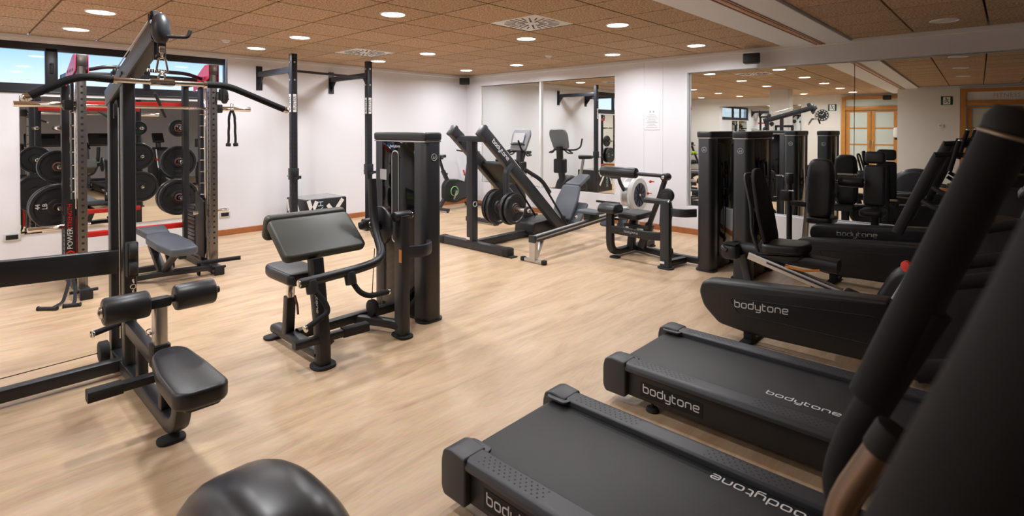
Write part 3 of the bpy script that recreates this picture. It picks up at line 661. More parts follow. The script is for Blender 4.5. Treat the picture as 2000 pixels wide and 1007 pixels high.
# ---------------------------------------------------------------- low cross trainers with long casings
def trainer(x0, y, letters, label, dz=0., slant=True, lz=0.):
    t = Thing('cross_trainer', label, 'cross trainer', (x0+.9, y, 0), 'cross trainers with long rear casings')
    q = lambda pts: [(a+x0-6.28, c+dz) for a, c in pts]; mx_ = 0 if slant else .28
    cs = t.prism('rear_casing', q([(6.275, .30), (6.30, .375), (6.36, .392), (7.42, .475), (7.42, .09), (6.64, .075), (6.42, .10), (6.31, .20)]), (0, y, 0), X, Z, .15, M_black, .022, .03, seg=3)
    t.p('recess_line', B().tube([(a, y-.076, c) for a, c in q([(6.50, .30), (7.36, .37), (7.36, .20), (6.56, .20)])], .003, .03, 6, closed=True), M_dark, cs)
    if letters: t.p('lettering', logo(B(), (x0+.255, y-.0768, .245+dz+lz), V((1, 0, .075)), Z, .34), M_lgrey, cs)
    t.prism('front_housing', q([(7.43, .06), (7.43, .50), (7.63, .97), (7.95, 1.0), (8.36, .72), (8.42, .05)]), (0, y+.05, 0), X, Z, .32, M_black, .03, .07, seg=3)
    t.bar('silver_edge', [(a, y-.10, c) for a, c in q([(7.435, .50), (7.50, .64), (7.625, .95)])], .018, .02, M_alu, up=Y, rnd=.004)
    t.p('stop_button', B().lathe([(0, .022), (.02, .034), (.034, .030), (.040, 0)], (x0+1.235, y-.10, .70+dz), V((-.6, -.8, 0)), 18), M_red)
    for x in (x0+.33, x0+1.9): t.p('foot', B().box((x, y, .014), (.07, .36, .028), bev=.008).box((x, y, .06), (.06, .08, .08), bev=.006), M_rubber)
    t.bar('mast', [(a, y+.05, c) for a, c in q([(7.72+mx_, .92), (7.80+mx_, 1.18)])], .10, .12, M_black, up=X, rnd=.03)
    cn = t.prism('console', q([(7.66+mx_, 1.12), (7.76+mx_, 1.10), (7.90+mx_, 1.32), (7.83+mx_, 1.36)]), (0, y+.05, 0), X, Z, .24, M_black, .015, .03)
    t.box('screen', (x0+1.455+mx_, y+.05, 1.225+dz), (.008, .18, .16), M_screen, rot=(0, .60, 0), parent=cn)
    if slant:
        t.bar('slanted_arm', [(x0+.84, y-.10, .55+dz), (x0+1.02, y-.10, 1.0+dz), (x0+1.13, y-.10, 1.26+dz)], .05, .085, M_black, up=X, rnd=.02)
        t.tube('handlebar', [(x0+1.10, y-.12, 1.25+dz), (x0+1.24, y-.10, 1.26+dz), (x0+1.46, y, 1.22+dz)], .022, M_foam, bend=.06)
        t.tube('upright_grip', [(x0+1.20, y-.16, 1.12+dz), (x0+1.26, y-.16, 1.37+dz)], .017, M_foam, bend=0)
        t.p('grip_cap', B().ball((x0+1.265, y-.16, 1.375+dz), .016, seg=12), M_bolt)
        t.tube('lower_grip', [(x0+1.02, y-.14, .86+dz), (x0+1.10, y-.16, .80+dz), (x0+1.34, y-.12, .80+dz)], .022, M_char, bend=.05)
    if not slant: t.bar('pedal_arm', [(x0+1.5, y+.16, .28), (x0+.72, y+.16, .20)], .04, .05, M_char); t.p('pedal', B().prism([(-.17, -.06), (.17, -.06), (.17, .06), (-.17, .06)], (x0+.80, y+.18, .245), X, Y, .03, .006, .03), M_rubber)
    return t
trainer(6.28, -3.35, True, 'long low cross trainer with grey lettering along its casing, next to the flat treadmill', slant=False)
trainer(6.35, -1.30, False, 'long low cross trainer with a plain casing beside the reclining bike')
trainer(6.38, -.88, True, 'long low cross trainer with lettered casing close to the wall mirror', dz=.085, lz=.058)

# ---------------------------------------------------------------- big elliptical beside the camera
t = Thing('elliptical_trainer', 'large black elliptical with thick foam swing handles and domed rear drive cover', 'elliptical', (7.3, -6.64, 0))
YE = -6.64
t.p('drive_cover', B().prism([(6.20, .05), (6.97, .05), (7.01, .30), (6.94, .56), (6.82, .645), (6.60, .655), (6.38, .56), (6.22, .36)], (0, YE-.015, 0), X, Z, .27, .10, .16, 6), mat('glossy dark shroud', (.020, .023, .031), .33))
t.p('cover_port', B().cyl((6.40, YE-.150, .40), (6.40, YE-.152, .40), .07, seg=24), M_dark)
for s in (-1, 1):
    t.bar('track', [(6.9, YE+s*.10, .08), (8.35, YE+s*.10, .12)], .05, .06, M_char)
    t.bar('pedal_link', [(6.80, YE+s*.17, .36), (7.75, YE+s*.22, .24), (8.02, YE+s*.255, .40)], .04, .05, M_char, bend=.08); t.p('pedal', B().prism([(-.19, -.065), (.19, -.065), (.19, .065), (-.19, .065)], (7.38, YE+s*.20, .335), X, Y, .045, .012, .04), M_rubber)
t.p('front_foot', B().box((8.35, YE, .03), (.09, .62, .06), bev=.015), M_char); t.p('rear_foot', B().box((6.30, YE, .02), (.08, .5, .04), bev=.012), M_char)
t.bar('mast', [(8.35, YE, .05), (8.40, YE, 1.1)], .12, .16, M_black, up=X, rnd=.03); t.prism('console', [(8.30, 1.05), (8.38, 1.02), (8.52, 1.30), (8.44, 1.34)], (0, YE, 0), X, Z, .42, M_black, .02, .03)
# far side swing handle, foam covered, and its steel lower lever
def swing(y):
    h = t.tube('swing_handle', [(7.86, y, 1.255), (7.775, y, 1.060), (7.757, y, .99), (7.80, y, .89), (7.95, y, .62), (8.02, y, .38)], .0205, M_foam, bend=.05, seg=24)
    t.tube('foam_grip', [(7.928, y, 1.478), (7.797, y, 1.125)], .0255, M_foam, bend=0, seg=24, parent=h)
    t.p('handle_end', B().lathe([(0, .026), (.012, .027), (.026, .021), (.031, 0)], (7.926, y, 1.472), V((.35, 0, .94)), 24), M_rubber, h); t.p('end_ring', B().torus((7.924, y, 1.468), V((.35, 0, .94)), .0255, .0022, 24, 6), M_steel, h)
swing(-6.35)
h = t.tube('swing_handle', [(8.010, -6.875, 1.575), (7.955, -6.875, 1.403), (7.908, -6.875, 1.282), (7.87, -6.875, 1.14), (7.86, -6.875, 1.02), (7.92, -6.88, .70), (8.02, -6.88, .38)], .032, M_foam, bend=.05, seg=24)
t.p('handle_end', B().ball((8.010, -6.875, 1.575), .0325, seg=18), M_rubber, h)
t.tube('fixed_handle', [(7.822, -6.42, 1.105), (7.765, -6.42, .985), (7.80, -6.43, .82), (8.2, -6.56, .70), (8.36, -6.60, .75)], .0165, mat('bronze tinted steel', (.24, .18, .145), .34, 1.), bend=.06, seg=16); t.p('handle_plug', B().cyl((7.816, -6.42, 1.093), (7.832, -6.42, 1.128), .0185, seg=18, bev=.004), M_rubber)

# ---------------------------------------------------------------- roller bench (back extension)
t = Thing('back_extension_machine', 'black back extension machine with a long upper roller and curved lower frame', 'gym machine', (4.9, -1.6, 0))
t.bar('front_frame', [(4.60, -1.97, .54), (4.60, -1.97, .06), (4.62, -1.05, .05)], .075, .085, M_black, up=X, bend=.16, rnd=.02)
t.bar('rear_post', [(5.27, -1.95, .02), (5.27, -1.95, .70)], .075, .105, M_char, up=X, rnd=.012)
for x, y, lx, ly in ((5.27, -1.95, .17, .12), (4.62, -1.90, .12, .10), (4.62, -1.08, .12, .10)): t.p('foot', foot_pad(B(), x, y, lx, ly), M_rubber)
t.box('sticker', (5.255, -2.004, .07), (.05, .002, .025), M_white, bev=0)
nb = t.bar('name_bar', [(4.62, -1.99, .34), (5.05, -1.99, .325), (5.20, -1.97, .33), (5.27, -1.93, .34)], .03, .09, M_black, bend=.1, rnd=.01); t.p('lettering', logo(B(), (4.80, -2.007, .33), V((1, 0, -.03)), Z, .17), M_grey, nb)
t.bar('base_tube', [(4.62, -1.45, .05), (5.25, -1.62, .06), (5.52, -1.62, .06)], .07, .07, M_black, rnd=.015); t.bar('base_tube', [(5.27, -1.93, .05), (5.33, -1.64, .05)], .07, .07, M_black, rnd=.015)
t.bar('tower_strap', [(5.29, -1.93, .60), (5.38, -1.97, .60), (5.47, -1.94, .60), (5.545, -1.83, .60)], .025, .085, M_char, bend=.06, rnd=.008)
ax = t.cyl('axle', (5.02, -1.95, .70), (5.30, -1.95, .70), .03, M_black); t.p('end_cap', cap(B(), (5.30, -1.95, .70), X, .025), M_bolt, ax)
t.p('knee_pad', B().prism([(-.10, -.05), (.10, -.05), (.115, .0), (.07, .055), (-.07, .055), (-.115, .0)], (4.60, -1.97, .57), Y, Z, .22, .02, .03, 3), M_vinyl)
t.p('seat', B().prism([(-.14, -.2), (.14, -.2), (.14, .2), (-.14, .2)], (4.72, -1.62, .47), X, Y, .07, .022, .06, 3), M_vinyl); t.bar('seat_post', [(4.66, -1.62, .06), (4.70, -1.62, .44)], .075, .085, M_black, up=X, rnd=.012)
t.bar('lever', [(4.86, -1.60, .30), (5.03, -1.62, .72), (5.10, -1.62, .93)], .05, .06, M_black, up=Y, rnd=.015); t.bar('lever_foot', [(4.80, -1.62, .10), (4.90, -1.60, .38)], .07, .09, M_black, up=X, rnd=.01)
t.bar('foot_plate', [(4.64, -1.72, .36), (4.92, -1.72, .355)], .06, .035, M_black)
t.tube('roller_arm', [(4.66, -1.60, .945), (5.08, -1.62, .94)], .022, M_black, bend=0); t.p('elbow', B().cyl((5.10, -1.68, .93), (5.10, -1.56, .93), .042, seg=22, bev=.008), M_black); t.p('end_cap', cap(B(), (5.10, -1.685, .93), -Y, .020), M_bolt)
rl = t.p('back_roller', roller(B(), (4.24, -1.60, .95), (4.72, -1.60, .95), .062), M_vinyl)
for x, z in ((4.93, .87), (4.90, .735)): t.p('adjuster', B().ball((x, -1.66, z), .016, seg=10).cyl((x, -1.66, z), (x+.04, -1.64, z), .006), M_red)
t.p('counterweight', B().prism([(-.07, -.20), (.05, -.22), (.08, .0), (.04, .20), (-.05, .18)], (5.16, -1.74, .58), X, Z, .05, .012, .04), M_dark); t.p('cam', B().cyl((5.17, -1.76, .74), (5.17, -1.70, .74), .075, seg=24, bev=.006), M_dark)
t.p('pulley', B().cyl((5.20, -1.78, .14), (5.20, -1.74, .14), .055, seg=22, bev=.006), M_rubber); t.bar('pulley_guard', [(5.16, -1.76, .40), (5.16, -1.76, .14)], .03, .06, M_dark, up=X)

# ---------------------------------------------------------------- seated leg machine by the mirror
t = Thing('leg_machine', 'black seated leg machine with thick backrest and twin leg rollers before the mirror', 'gym machine', (6.45, -.85, 0))
t.p('backrest', B().prism([(-.125, -.30), (.125, -.30), (.135, .10), (.11, .34), (-.11, .34), (-.135, .10)], (6.475, -.88, .80), X, V((0, .12, 1)), .13, .04, .08, 4), M_vinyl)
t.p('seat', B().prism([(-.13, -.16), (.13, -.16), (.13, .16), (-.13, .16)], (6.475, -.82, .47), X, Y, .07, .02, .05, 3), M_vinyl); t.bar('seat_post', [(6.475, -.84, .03), (6.475, -.84, .45)], .08, .08, M_black, up=X)
t.p('side_post', B().cyl((6.14, -.80, .06), (6.14, -.80, .90), .030, seg=18).cyl((6.14, -.80, .84), (6.14, -.80, .96), .046, seg=22, bev=.01), M_black)
t.box('post_clamp', (6.10, -.80, .70), (.10, .07, .12), M_black); t.p('pin', B().cyl((6.14, -.83, .76), (6.20, -.88, .77), .006).ball((6.20, -.88, .77), .012, seg=8), M_chrome)
t.bar('cross_arm', [(6.14, -.80, .62), (6.40, -.80, .62)], .05, .06, M_black); t.bar('lever_arm', [(6.27, -.70, .10), (6.30, -.70, .50), (6.32, -.70, .92)], .05, .06, M_steel, up=X, rnd=.01)
t.bar('base', [(6.14, -.78, .04), (6.60, -.80, .04)], .08, .06, M_black); t.p('foot', foot_pad(B(), 6.14, -.78, .1, .3), M_rubber); t.p('foot', foot_pad(B(), 6.58, -.80, .1, .3), M_rubber)
t.tube('roller_axle', [(6.40, -.74, .895), (6.86, -.74, .895)], .014, M_steel, bend=0); t.p('leg_roller', roller(B(), (6.62, -.74, .895), (6.85, -.74, .895), .058), M_vinyl)
t.p('roller_cap', cap(B(), (6.855, -.74, .895), X, .022), M_chrome)
t.o.location += V((-.08, .30, 0))
t = Thing('padded_gym_chair', 'dark padded gym chair with separate headrest beside the leg rollers', 'gym chair', (6.92, -.88, 0))
t.p('headrest', B().prism([(-.095, -.065), (.095, -.065), (.095, .065), (-.095, .065)], (6.92, -.85, 1.16), X, V((0, .06, 1)), .08, .025, .04, 3), M_vinyl); t.p('backrest', B().prism([(-.10, -.22), (.10, -.22), (.10, .22), (-.10, .22)], (6.92, -.865, .86), X, V((0, .06, 1)), .09, .025, .04, 3), M_vinyl)
t.p('seat', B().prism([(-.11, -.15), (.11, -.15), (.11, .15), (-.11, .15)], (6.92, -.95, .58), X, Y, .07, .02, .05, 3), M_vinyl); t.bar('frame', [(6.92, -.82, 1.05), (6.92, -.84, .05), (6.92, -1.06, .05)], .07, .07, M_black, up=X, bend=.08); t.p('foot', foot_pad(B(), 6.92, -.95, .22, .12), M_rubber)
t.o.location += V((-.07, .56, 0))

# ---------------------------------------------------------------- reclining bike
t = Thing('recumbent_bike', 'reclining exercise bike with mesh backrest and slanted aluminium seat rail', 'exercise bike', (6.5, -2.40, 0))
YR = -2.40
t.p('backrest', B().prism([(-.16, -.30), (.16, -.30), (.185, -.05), (.13, .25), (.07, .33), (-.07, .33), (-.13, .25), (-.185, -.05)], (6.395, YR, .81), Y, V((-.20, 0, .98)), .035, .012, .06, 3), M_foam)
t.tube('back_frame', [(6.40, YR-.15, .45), (6.345, YR-.15, .62), (6.335, YR-.13, .80), (6.265, YR-.10, 1.08), (6.26, YR+.10, 1.08), (6.335, YR+.13, .80), (6.345, YR+.15, .62), (6.40, YR+.15, .45)], .014, M_lgrey if False else M_char, bend=.06)
t.p('seat', B().prism([(-.14, -.19), (.16, -.16), (.20, 0), (.16, .16), (-.14, .19)], (6.56, YR, .50), V((1, 0, .06)), Y, .07, .02, .06, 3), M_vinyl)
t.p('seat_skirt', B().prism([(6.34, .40), (6.66, .40), (6.74, .46), (6.40, .56)], (0, YR, 0), X, Z, .20, .02, .03), M_black)
t.tube('rear_handle', [(6.16, YR-.20, .44), (6.12, YR-.20, .46), (6.12, YR+.10, .46), (6.20, YR+.12, .44)], .018, M_char, bend=.05); t.p('bottle_holder', B().box((6.17, YR-.12, .42), (.13, .16, .12), bev=.03).box((6.17, YR-.12, .485), (.10, .12, .006)), M_black)
t.bar('rear_leg', [(6.25, YR-.08, .40), (6.34, YR-.08, .02)], .08, .07, M_char, up=X, rnd=.02); t.bar('body', [(6.22, YR, .43), (6.95, YR, .40)], .16, .10, M_black, rnd=.03)
t.bar('seat_rail', [(6.30, YR-.06, .40), (6.98, YR-.06, .215)], .085, .06, M_alu, rnd=.004); t.bar('rail_groove', [(6.45, YR-.105, .365), (6.97, YR-.105, .222)], .004, .016, M_char)
t.p('rail_cap', B().prism([(-.03, -.05), (.09, -.06), (.12, 0), (.08, .05), (-.03, .05)], (7.02, YR-.06, .205), V((.96, 0, -.26)), Z, .11, .02, .03), M_dark); t.bar('front_leg', [(6.80, YR, .02), (6.80, YR, .26)], .07, .08, M_black, up=X)
t.tube('release_lever', [(6.60, YR-.13, .365), (6.74, YR-.13, .355), (6.84, YR-.10, .37)], .009, M_orange, bend=.02)
t.p('front_unit', B().prism([(7.10, .03), (7.85, .03), (7.90, .35), (7.75, .62), (7.30, .45)], (0, YR, 0), X, Z, .22, .04, .07, 3), M_black); t.bar('console_mast', [(7.78, YR, .55), (7.74, YR, 1.02)], .07, .07, M_black, up=X, rnd=.02)
t.p('console', B().prism([(-.02, -.10), (.03, -.10), (.03, .12), (-.02, .10)], (7.72, YR, 1.08), X, Z, .30, .012, .015), M_black); t.p('front_foot', B().box((7.70, YR, .025), (.08, .5, .05), bev=.012), M_rubber)
for s in (-1, 1): t.p('pedal', B().box((7.32, YR+s*.20, .30+s*.08), (.10, .09, .03), bev=.008), M_rubber)

# ---------------------------------------------------------------- wall mounted pull-up rack
t = Thing('pull_up_rack', 'tall dark wall mounted pull-up rack of two drilled posts with white name plates', 'pull-up rack', (.6, -3.44, 0))
XP = 1.08
for y in (-4.0, -2.885):
    ps = t.bar('post', [(XP, y, .0), (XP, y, 2.44)], .078, .078, M_wframe, up=X, rnd=.004)
    b = B()
    for fx, fy in ((1, 0), (0, -1)):
        c = V((XP+fx*.0396, y+fy*.0396, 0)); uu = Y if fx else X
        b.grid(c+V((0, 0, .35)), uu, Z, 1, 22, 1, .0508, .010, 8); b.grid(c+V((0, 0, 1.66)), uu, Z, 1, 3, 1, .0508, .010, 8)
    h = t.p('holes', b, M_dark, ps, smooth=False); h['kind'] = 'stuff'
    t.p('bolts', B().cyl((XP, y-.046, 2.33), (XP, y-.036, 2.33), .013).cyl((XP, y-.046, 2.10), (XP, y-.036, 2.10), .013).cyl((XP+.036, y, 2.33), (XP+.046, y, 2.33), .013).cyl((XP+.036, y, 2.10), (XP+.046, y, 2.10), .013), M_bolt, ps)
    npl = t.box('name_plate', (XP+.041, y, 1.80), (.003, .045, .23), M_white, bev=0, parent=ps); text_mesh('RUSTER', .052, (XP+.0435, y, 1.80), Z, -Y, M_dark, parent=npl, loc=t.loc)
    npl2 = t.box('name_plate', (XP, y-.041, 1.80), (.045, .003, .23), M_white, bev=0, parent=ps); text_mesh('RUSTER', .052, (XP, y-.0435, 1.80), Z, X*-1, M_dark, parent=npl2, loc=t.loc)
    t.p('floor_plate', B().box((XP, y, .005), (.16, .16, .01)), M_wframe)
    t.bar('wall_arm', [(.01, y, 2.24), (XP, y, 2.24)], .06, .075, M_wframe, rnd=.004)
    t.p('wall_plate', B().box((.009, y, 2.19), (.012, .085, .34)).cyl((.01, y, 2.33), (.018, y, 2.33), .014).cyl((.01, y, 2.06), (.018, y, 2.06), .014), M_wframe)
    t.p('gusset', B().prism([(0, 0), (.14, 0), (0, -.16)], (.012, y, 2.20), X, Z, .012), M_wframe, smooth=False); t.p('gusset', B().prism([(0, 0), (-.10, 0), (0, -.12)], (XP-.04, y, 2.20), X, Z, .012), M_wframe, smooth=False)
    jh = t.p('bar_hook', B().box((XP, y, .88), (.10, .10, .15), bev=.004).bar([(XP+.05, y, .83), (XP+.16, y, .83), (XP+.16, y, .865)], .05, .014, up=Z), M_wframe)
    t.p('pin', B().cyl((XP, y-.05, .86), (XP, y-.085, .86), .010), M_bolt, jh)
t.tube('pull_up_bar', [(XP, -4.0, 2.22), (XP, -2.885, 2.20)], .017, M_wframe, bend=0)
# ---------------------------------------------------------------- plyometric box
t = Thing('plyo_box', 'black plyometric jump box with white stripes and lettering by the wall rack', 'jump box', (.66, -3.47, 0))
t.box('body', (.66, -3.47, .248), (.56, .62, .496), M_black, bev=.01)
b = B()
for p in ([(-.29, -.10), (-.14, .22)], [(-.26, .24), (-.20, .05)], [(.02, .16), (.22, -.10)], [(.16, .10), (.25, .22)]): b.bar([(.9408, -3.47+q[0], .25+q[1]) for q in p], .055, .002, up=X)
for p in ([(-.25, -.16), (-.12, .2)], [(-.25, .22), (-.21, .06)], [(.05, .16), (.22, -.12)]): b.bar([(.66+q[0], -3.7808, .25+q[1]) for q in p], .05, .002, up=Y)
t.p('stripe', b, M_white)
b = B().box((.66, -3.47, .4965), (.50, .56, .003)); t.p('shiny_top', b, mat('silver printed film', (.35, .36, .38), .2, .6, var=.7, vscale=7), smooth=False)
text_mesh('HYROX', .11, (.9412, -3.56, .28), -Z, Y, mat('pale blue print', (.45, .62, .72), .5), parent=t.o, loc=t.loc)

# ---------------------------------------------------------------- exercise bikes
def spin_bike(loc, rz, label):
    t = Thing('spin_bike', label, 'exercise bike', loc); t.o.rotation_euler.z = rz     # forward local +y
    P = lambda n, b, m, par=None, **k: t.p(n, b, m, par, local=True, **k)
    for y in (-.45, .42): P('stabiliser', B().bar([(-.26, y, .05), (.26, y, .05)], .06, .05, rnd=.015).cyl((-.24, y, 0), (-.24, y, .03), .02).cyl((.24, y, 0), (.24, y, .03), .02), M_char)
    P('rear_strut', B().bar([(0, -.45, .06), (0, -.22, .34)], .07, .06, up=X, rnd=.015), M_char)
    cv = P('wheel_cover', B().prism([(-.36, .22), (-.30, .16), (-.10, .12), (.36, .22), (.44, .30), (.42, .40), (.20, .47), (-.05, .55), (-.28, .56), (-.36, .46)], (0, 0, 0), Y, Z, .11, .02, .05, 3), M_dgreen)
    P('cover_plate', B().prism([(-.12, .18), (.36, .24), (.43, .31), (.40, .40), (.0, .50), (-.12, .47)], (.058, 0, 0), Y, Z, .006, 0, .04), M_char, cv)
    P('green_ring', B().torus((.062, -.14, .34), X, .085, .007, 32, 6), M_gring, cv); P('crank', B().cyl((.05, -.14, .34), (.12, -.14, .34), .018).bar([(.11, -.14, .34), (.11, -.20, .19)], .03, .016, up=X), M_steel, cv); P('pedal', B().box((.155, -.20, .19), (.08, .10, .03), bev=.008), M_rubber)
    P('emblem', B().torus((.062, .34, .33), X, .022, .005, 18, 6), M_white, cv)
    P('seat_tube', B().bar([(0, -.24, .50), (0, -.36, .72)], .055, .075, up=X, rnd=.01), M_char); P('seat_post', B().bar([(0, -.35, .70), (0, -.44, .93)], .035, .05, up=X, rnd=.006), M_black)
    P('seat_slider', B().bar([(0, -.52, .935), (0, -.36, .935)], .035, .025), M_char)
    P('saddle', B().prism([(-.10, -.13), (.10, -.13), (.11, -.04), (.035, .06), (.02, .15), (-.02, .15), (-.035, .06), (-.11, -.04)], (0, -.44, .975), X, Y, .055, .018, .03, 3), M_vinyl)
    P('knob', B().cyl((.03, -.30, .66), (.07, -.33, .66), .02, bev=.004), M_rubber)
    P('head_tube', B().bar([(0, .20, .40), (0, .26, .80)], .055, .08, up=X, rnd=.01), M_char); P('bar_post', B().bar([(0, .255, .78), (0, .30, 1.0)], .035, .05, up=X, rnd=.006), M_black)
    P('handlebar', B().tube([(-.22, .16, 1.06), (-.22, .36, 1.03), (-.06, .34, 1.01), (.06, .34, 1.01), (.22, .36, 1.03), (.22, .16, 1.06)], .014, .05), M_foam); P('resistance_knob', B().cyl((0, .16, .60), (0, .14, .68), .014).ball((0, .135, .69), .018, seg=10), M_red)
    return t
spin_bike((.51, -.66, 0), 0, 'spin bike with a green ring on its dark wheel cover in the room corner')
t = Thing('upright_bike', 'upright exercise bike with large silver grey console before the wall mirror', 'exercise bike', (1.90, -.90, 0))
P = lambda n, b, m, par=None, **k: t.p(n, b, m, par, local=True, **k)
for y in (-.49, .42): P('stabiliser', B().bar([(-.31, y, .05), (.31, y, .05)], .075, .06, rnd=.015).box((.31, y, .04), (.05, .09, .08), bev=.012).box((-.31, y, .04), (.05, .09, .08), bev=.012), M_char)
P('shroud', B().prism([(-.40, .08), (.44, .08), (.48, .30), (.36, .56), (.10, .62), (-.14, .50), (-.36, .44)], (0, 0, 0), Y, Z, .20, .05, .09, 4), M_black); P('crank', B().cyl((-.15, .06, .32), (.15, .06, .32), .02).bar([(.14, .06, .32), (.14, .12, .17)], .03, .018, up=X).bar([(-.14, .06, .32), (-.14, .0, .47)], .03, .018, up=X), M_steel)
for s in (-1, 1): P('pedal', B().box((s*.19, .06+s*.06, .32-s*.15), (.09, .11, .03), bev=.008), M_rubber)
P('seat_post', B().cyl((0, -.22, .45), (0, -.34, .88), .03), M_steel); P('saddle', B().prism([(-.14, -.13), (.14, -.13), (.14, 0), (.04, .10), (.03, .15), (-.03, .15), (-.04, .10), (-.14, 0)], (0, -.36, .92), X, Y, .07, .022, .04, 3), M_vinyl)
P('mast', B().bar([(0, .30, .50), (0, .38, .86), (0, .40, 1.14)], .10, .11, up=X, bend=.1, rnd=.03), M_char); P('bottle_pouch', B().prism([(-.10, -.14), (.10, -.14), (.10, .12), (-.10, .12)], (0, .375, .80), X, Z, .16, .02, .03), M_black)
cn = P('console', B().prism([(-.17, -.18), (.17, -.18), (.205, .10), (.16, .20), (-.16, .20), (-.205, .10)], (0, .40, 1.27), X, V((0, .34, .94)), .055, .018, .04, 3), mat('silver grey console', (.22, .23, .25), .35))
P('screen', B().box((0, .358, 1.315), (.24, .006, .17), (-.347, 0, 0)), M_grey, cn, smooth=False); P('shelf', B().box((0, .33, 1.205), (.30, .04, .014), (-.347, 0, 0), bev=.004), M_dark, cn)
P('name_strip', B().box((0, .452, 1.36), (.16, .004, .03), (-.347, 0, 0)), M_lgrey, cn, smooth=False)
for s in (-1, 1):
    P('handlebar', B().tube([(0, .40, 1.09), (s*.16, .36, 1.08), (s*.25, .24, 1.08), (s*.27, .12, 1.13), (s*.26, .06, 1.28)], .015, .05), M_foam); P('lower_grip', B().tube([(s*.10, .38, 1.08), (s*.22, .44, 1.03), (s*.24, .30, 1.02), (s*.16, .34, 1.07)], .013, .04), M_char)

# ---------------------------------------------------------------- leg press
t = Thing('leg_press', 'dark grey inclined leg press with twin rails, loaded plates and sheen greyed back pad', 'leg press', (3.07, -1.9, 0))
t.bar('cross_foot', [(2.53, -2.70, .05), (3.72, -2.70, .05)], .10, .095, M_char, rnd=.012)
for x in (2.56, 3.69): t.p('end_shoe', B().box((x, -2.70, .05), (.10, .125, .10), bev=.02).box((x+(-.06 if x < 3 else .06), -2.70, .008), (.10, .10, .016), bev=.004), M_rubber)
ps = t.bar('post', [(3.09, -2.70, .09), (3.09, -2.70, 1.32)], .10, .10, M_char, up=X, rnd=.008); t.p('emblem', B().torus((3.142, -2.70, .55), X, .03, .006, 20, 6), M_grey, ps); t.box('sticker', (3.07, -2.7515, .13), (.06, .002, .03), M_white, bev=0, parent=ps)
t.bar('top_beam', [(2.80, -2.70, 1.345), (3.36, -2.70, 1.345)], .09, .07, M_char, rnd=.006)
t.bar('base_beam', [(3.09, -2.66, .05), (3.07, -1.05, .05)], .09, .09, M_char, rnd=.008)
a, c = V((0, -2.76, 1.44)), V((0, -1.24, .09)); d = (c-a).normalized()
for x in (2.80, 3.33):
    o = V((x, 0, 0)); rl = t.bar('rail', [a+o, c+o], .085, .135, M_char, rnd=.006); nrm = V((0, d.z*-1, d.y))
    t.bar('guide_rod', [a+o+d*.12+nrm*.085, c+o-d*.10+nrm*.085], .022, .022, M_chrome if x > 3 else M_steel, rnd=.01, parent=rl); t.box('rail_end', a+o-d*.01, (.095, .05, .15), M_char, rot=(-math.atan2(-d.z, d.y), 0, 0), bev=.01, parent=rl)
    if x > 3: t.p('lettering', logo(B(), a+V((x+.0435, 0, 0))+d*.18-nrm*.012, d, nrm, .36), M_white, rl)
m = a.lerp(c, .40)
t.p('sled', B().box((3.065, m.y, m.z), (.44, .40, .06), (-math.atan2(-d.z, d.y), 0, 0), bev=.015).box((3.065, m.y+.16, m.z+.06), (.40, .04, .26), (.65, 0, 0), bev=.012), M_dark); t.bar('sled_wing', [(3.35, m.y+.12, m.z+.05), (3.45, m.y+.35, m.z-.10), (3.45, m.y+.52, m.z-.28)], .05, .03, M_black, up=X, bend=.1)
t.bar('plate_hanger', [(3.37, -2.30, 1.02), (3.39, -2.41, .95), (3.39, -2.41, .50)], .06, .06, M_char, up=X, bend=.04)
t.cyl('plate_horn', (3.02, -2.41, .50), (3.78, -2.41, .50), .025, M_steel); t.p('horn_stop', B().cyl((3.72, -2.41, .50), (3.75, -2.41, .50), .05, seg=20, bev=.006), M_dark)
bk = [(-.19, 0), (.19, 0), (.19, .58), (-.19, .58)]
t.p('back_pad', B().prism([(-.17, 0), (.17, 0), (.19, .30), (.15, .54), (-.15, .54), (-.19, .30)], (3.16, -1.02, .16), X, V((0, .50, .86)), .06, .02, .04, 3), M_vinyl_sheen)
t.p('head_pad', B().prism([(-.14, 0), (.14, 0), (.10, .36), (-.10, .36)], (3.16, -.75, .625), X, V((0, .93, .36)), .055, .018, .04, 3), M_vinyl_sheen)
t.p('seat_pad', B().prism([(-.16, 0), (.16, 0), (.16, .34), (-.16, .34)], (3.30, -.98, .12), X, V((0, .62, .78)), .045, .012, .03, 3), M_vinyl_sheen); t.p('seat_base', B().prism([(-1.75, .05), (-.90, .05), (-.72, .30), (-.95, .22), (-1.35, .22), (-1.72, .20)], (3.08, 0, 0), Y, Z, .34, .015, .03), M_black)
for x in (2.88, 3.40): t.tube('safety_arm', [(x, -1.20, .14), (x, -1.75, .78), (x, -1.90, .86)], .014, M_dark, bend=.05)
t.p('knob', B().ball((3.42, -1.0, .22), .026, seg=12), M_bolt)

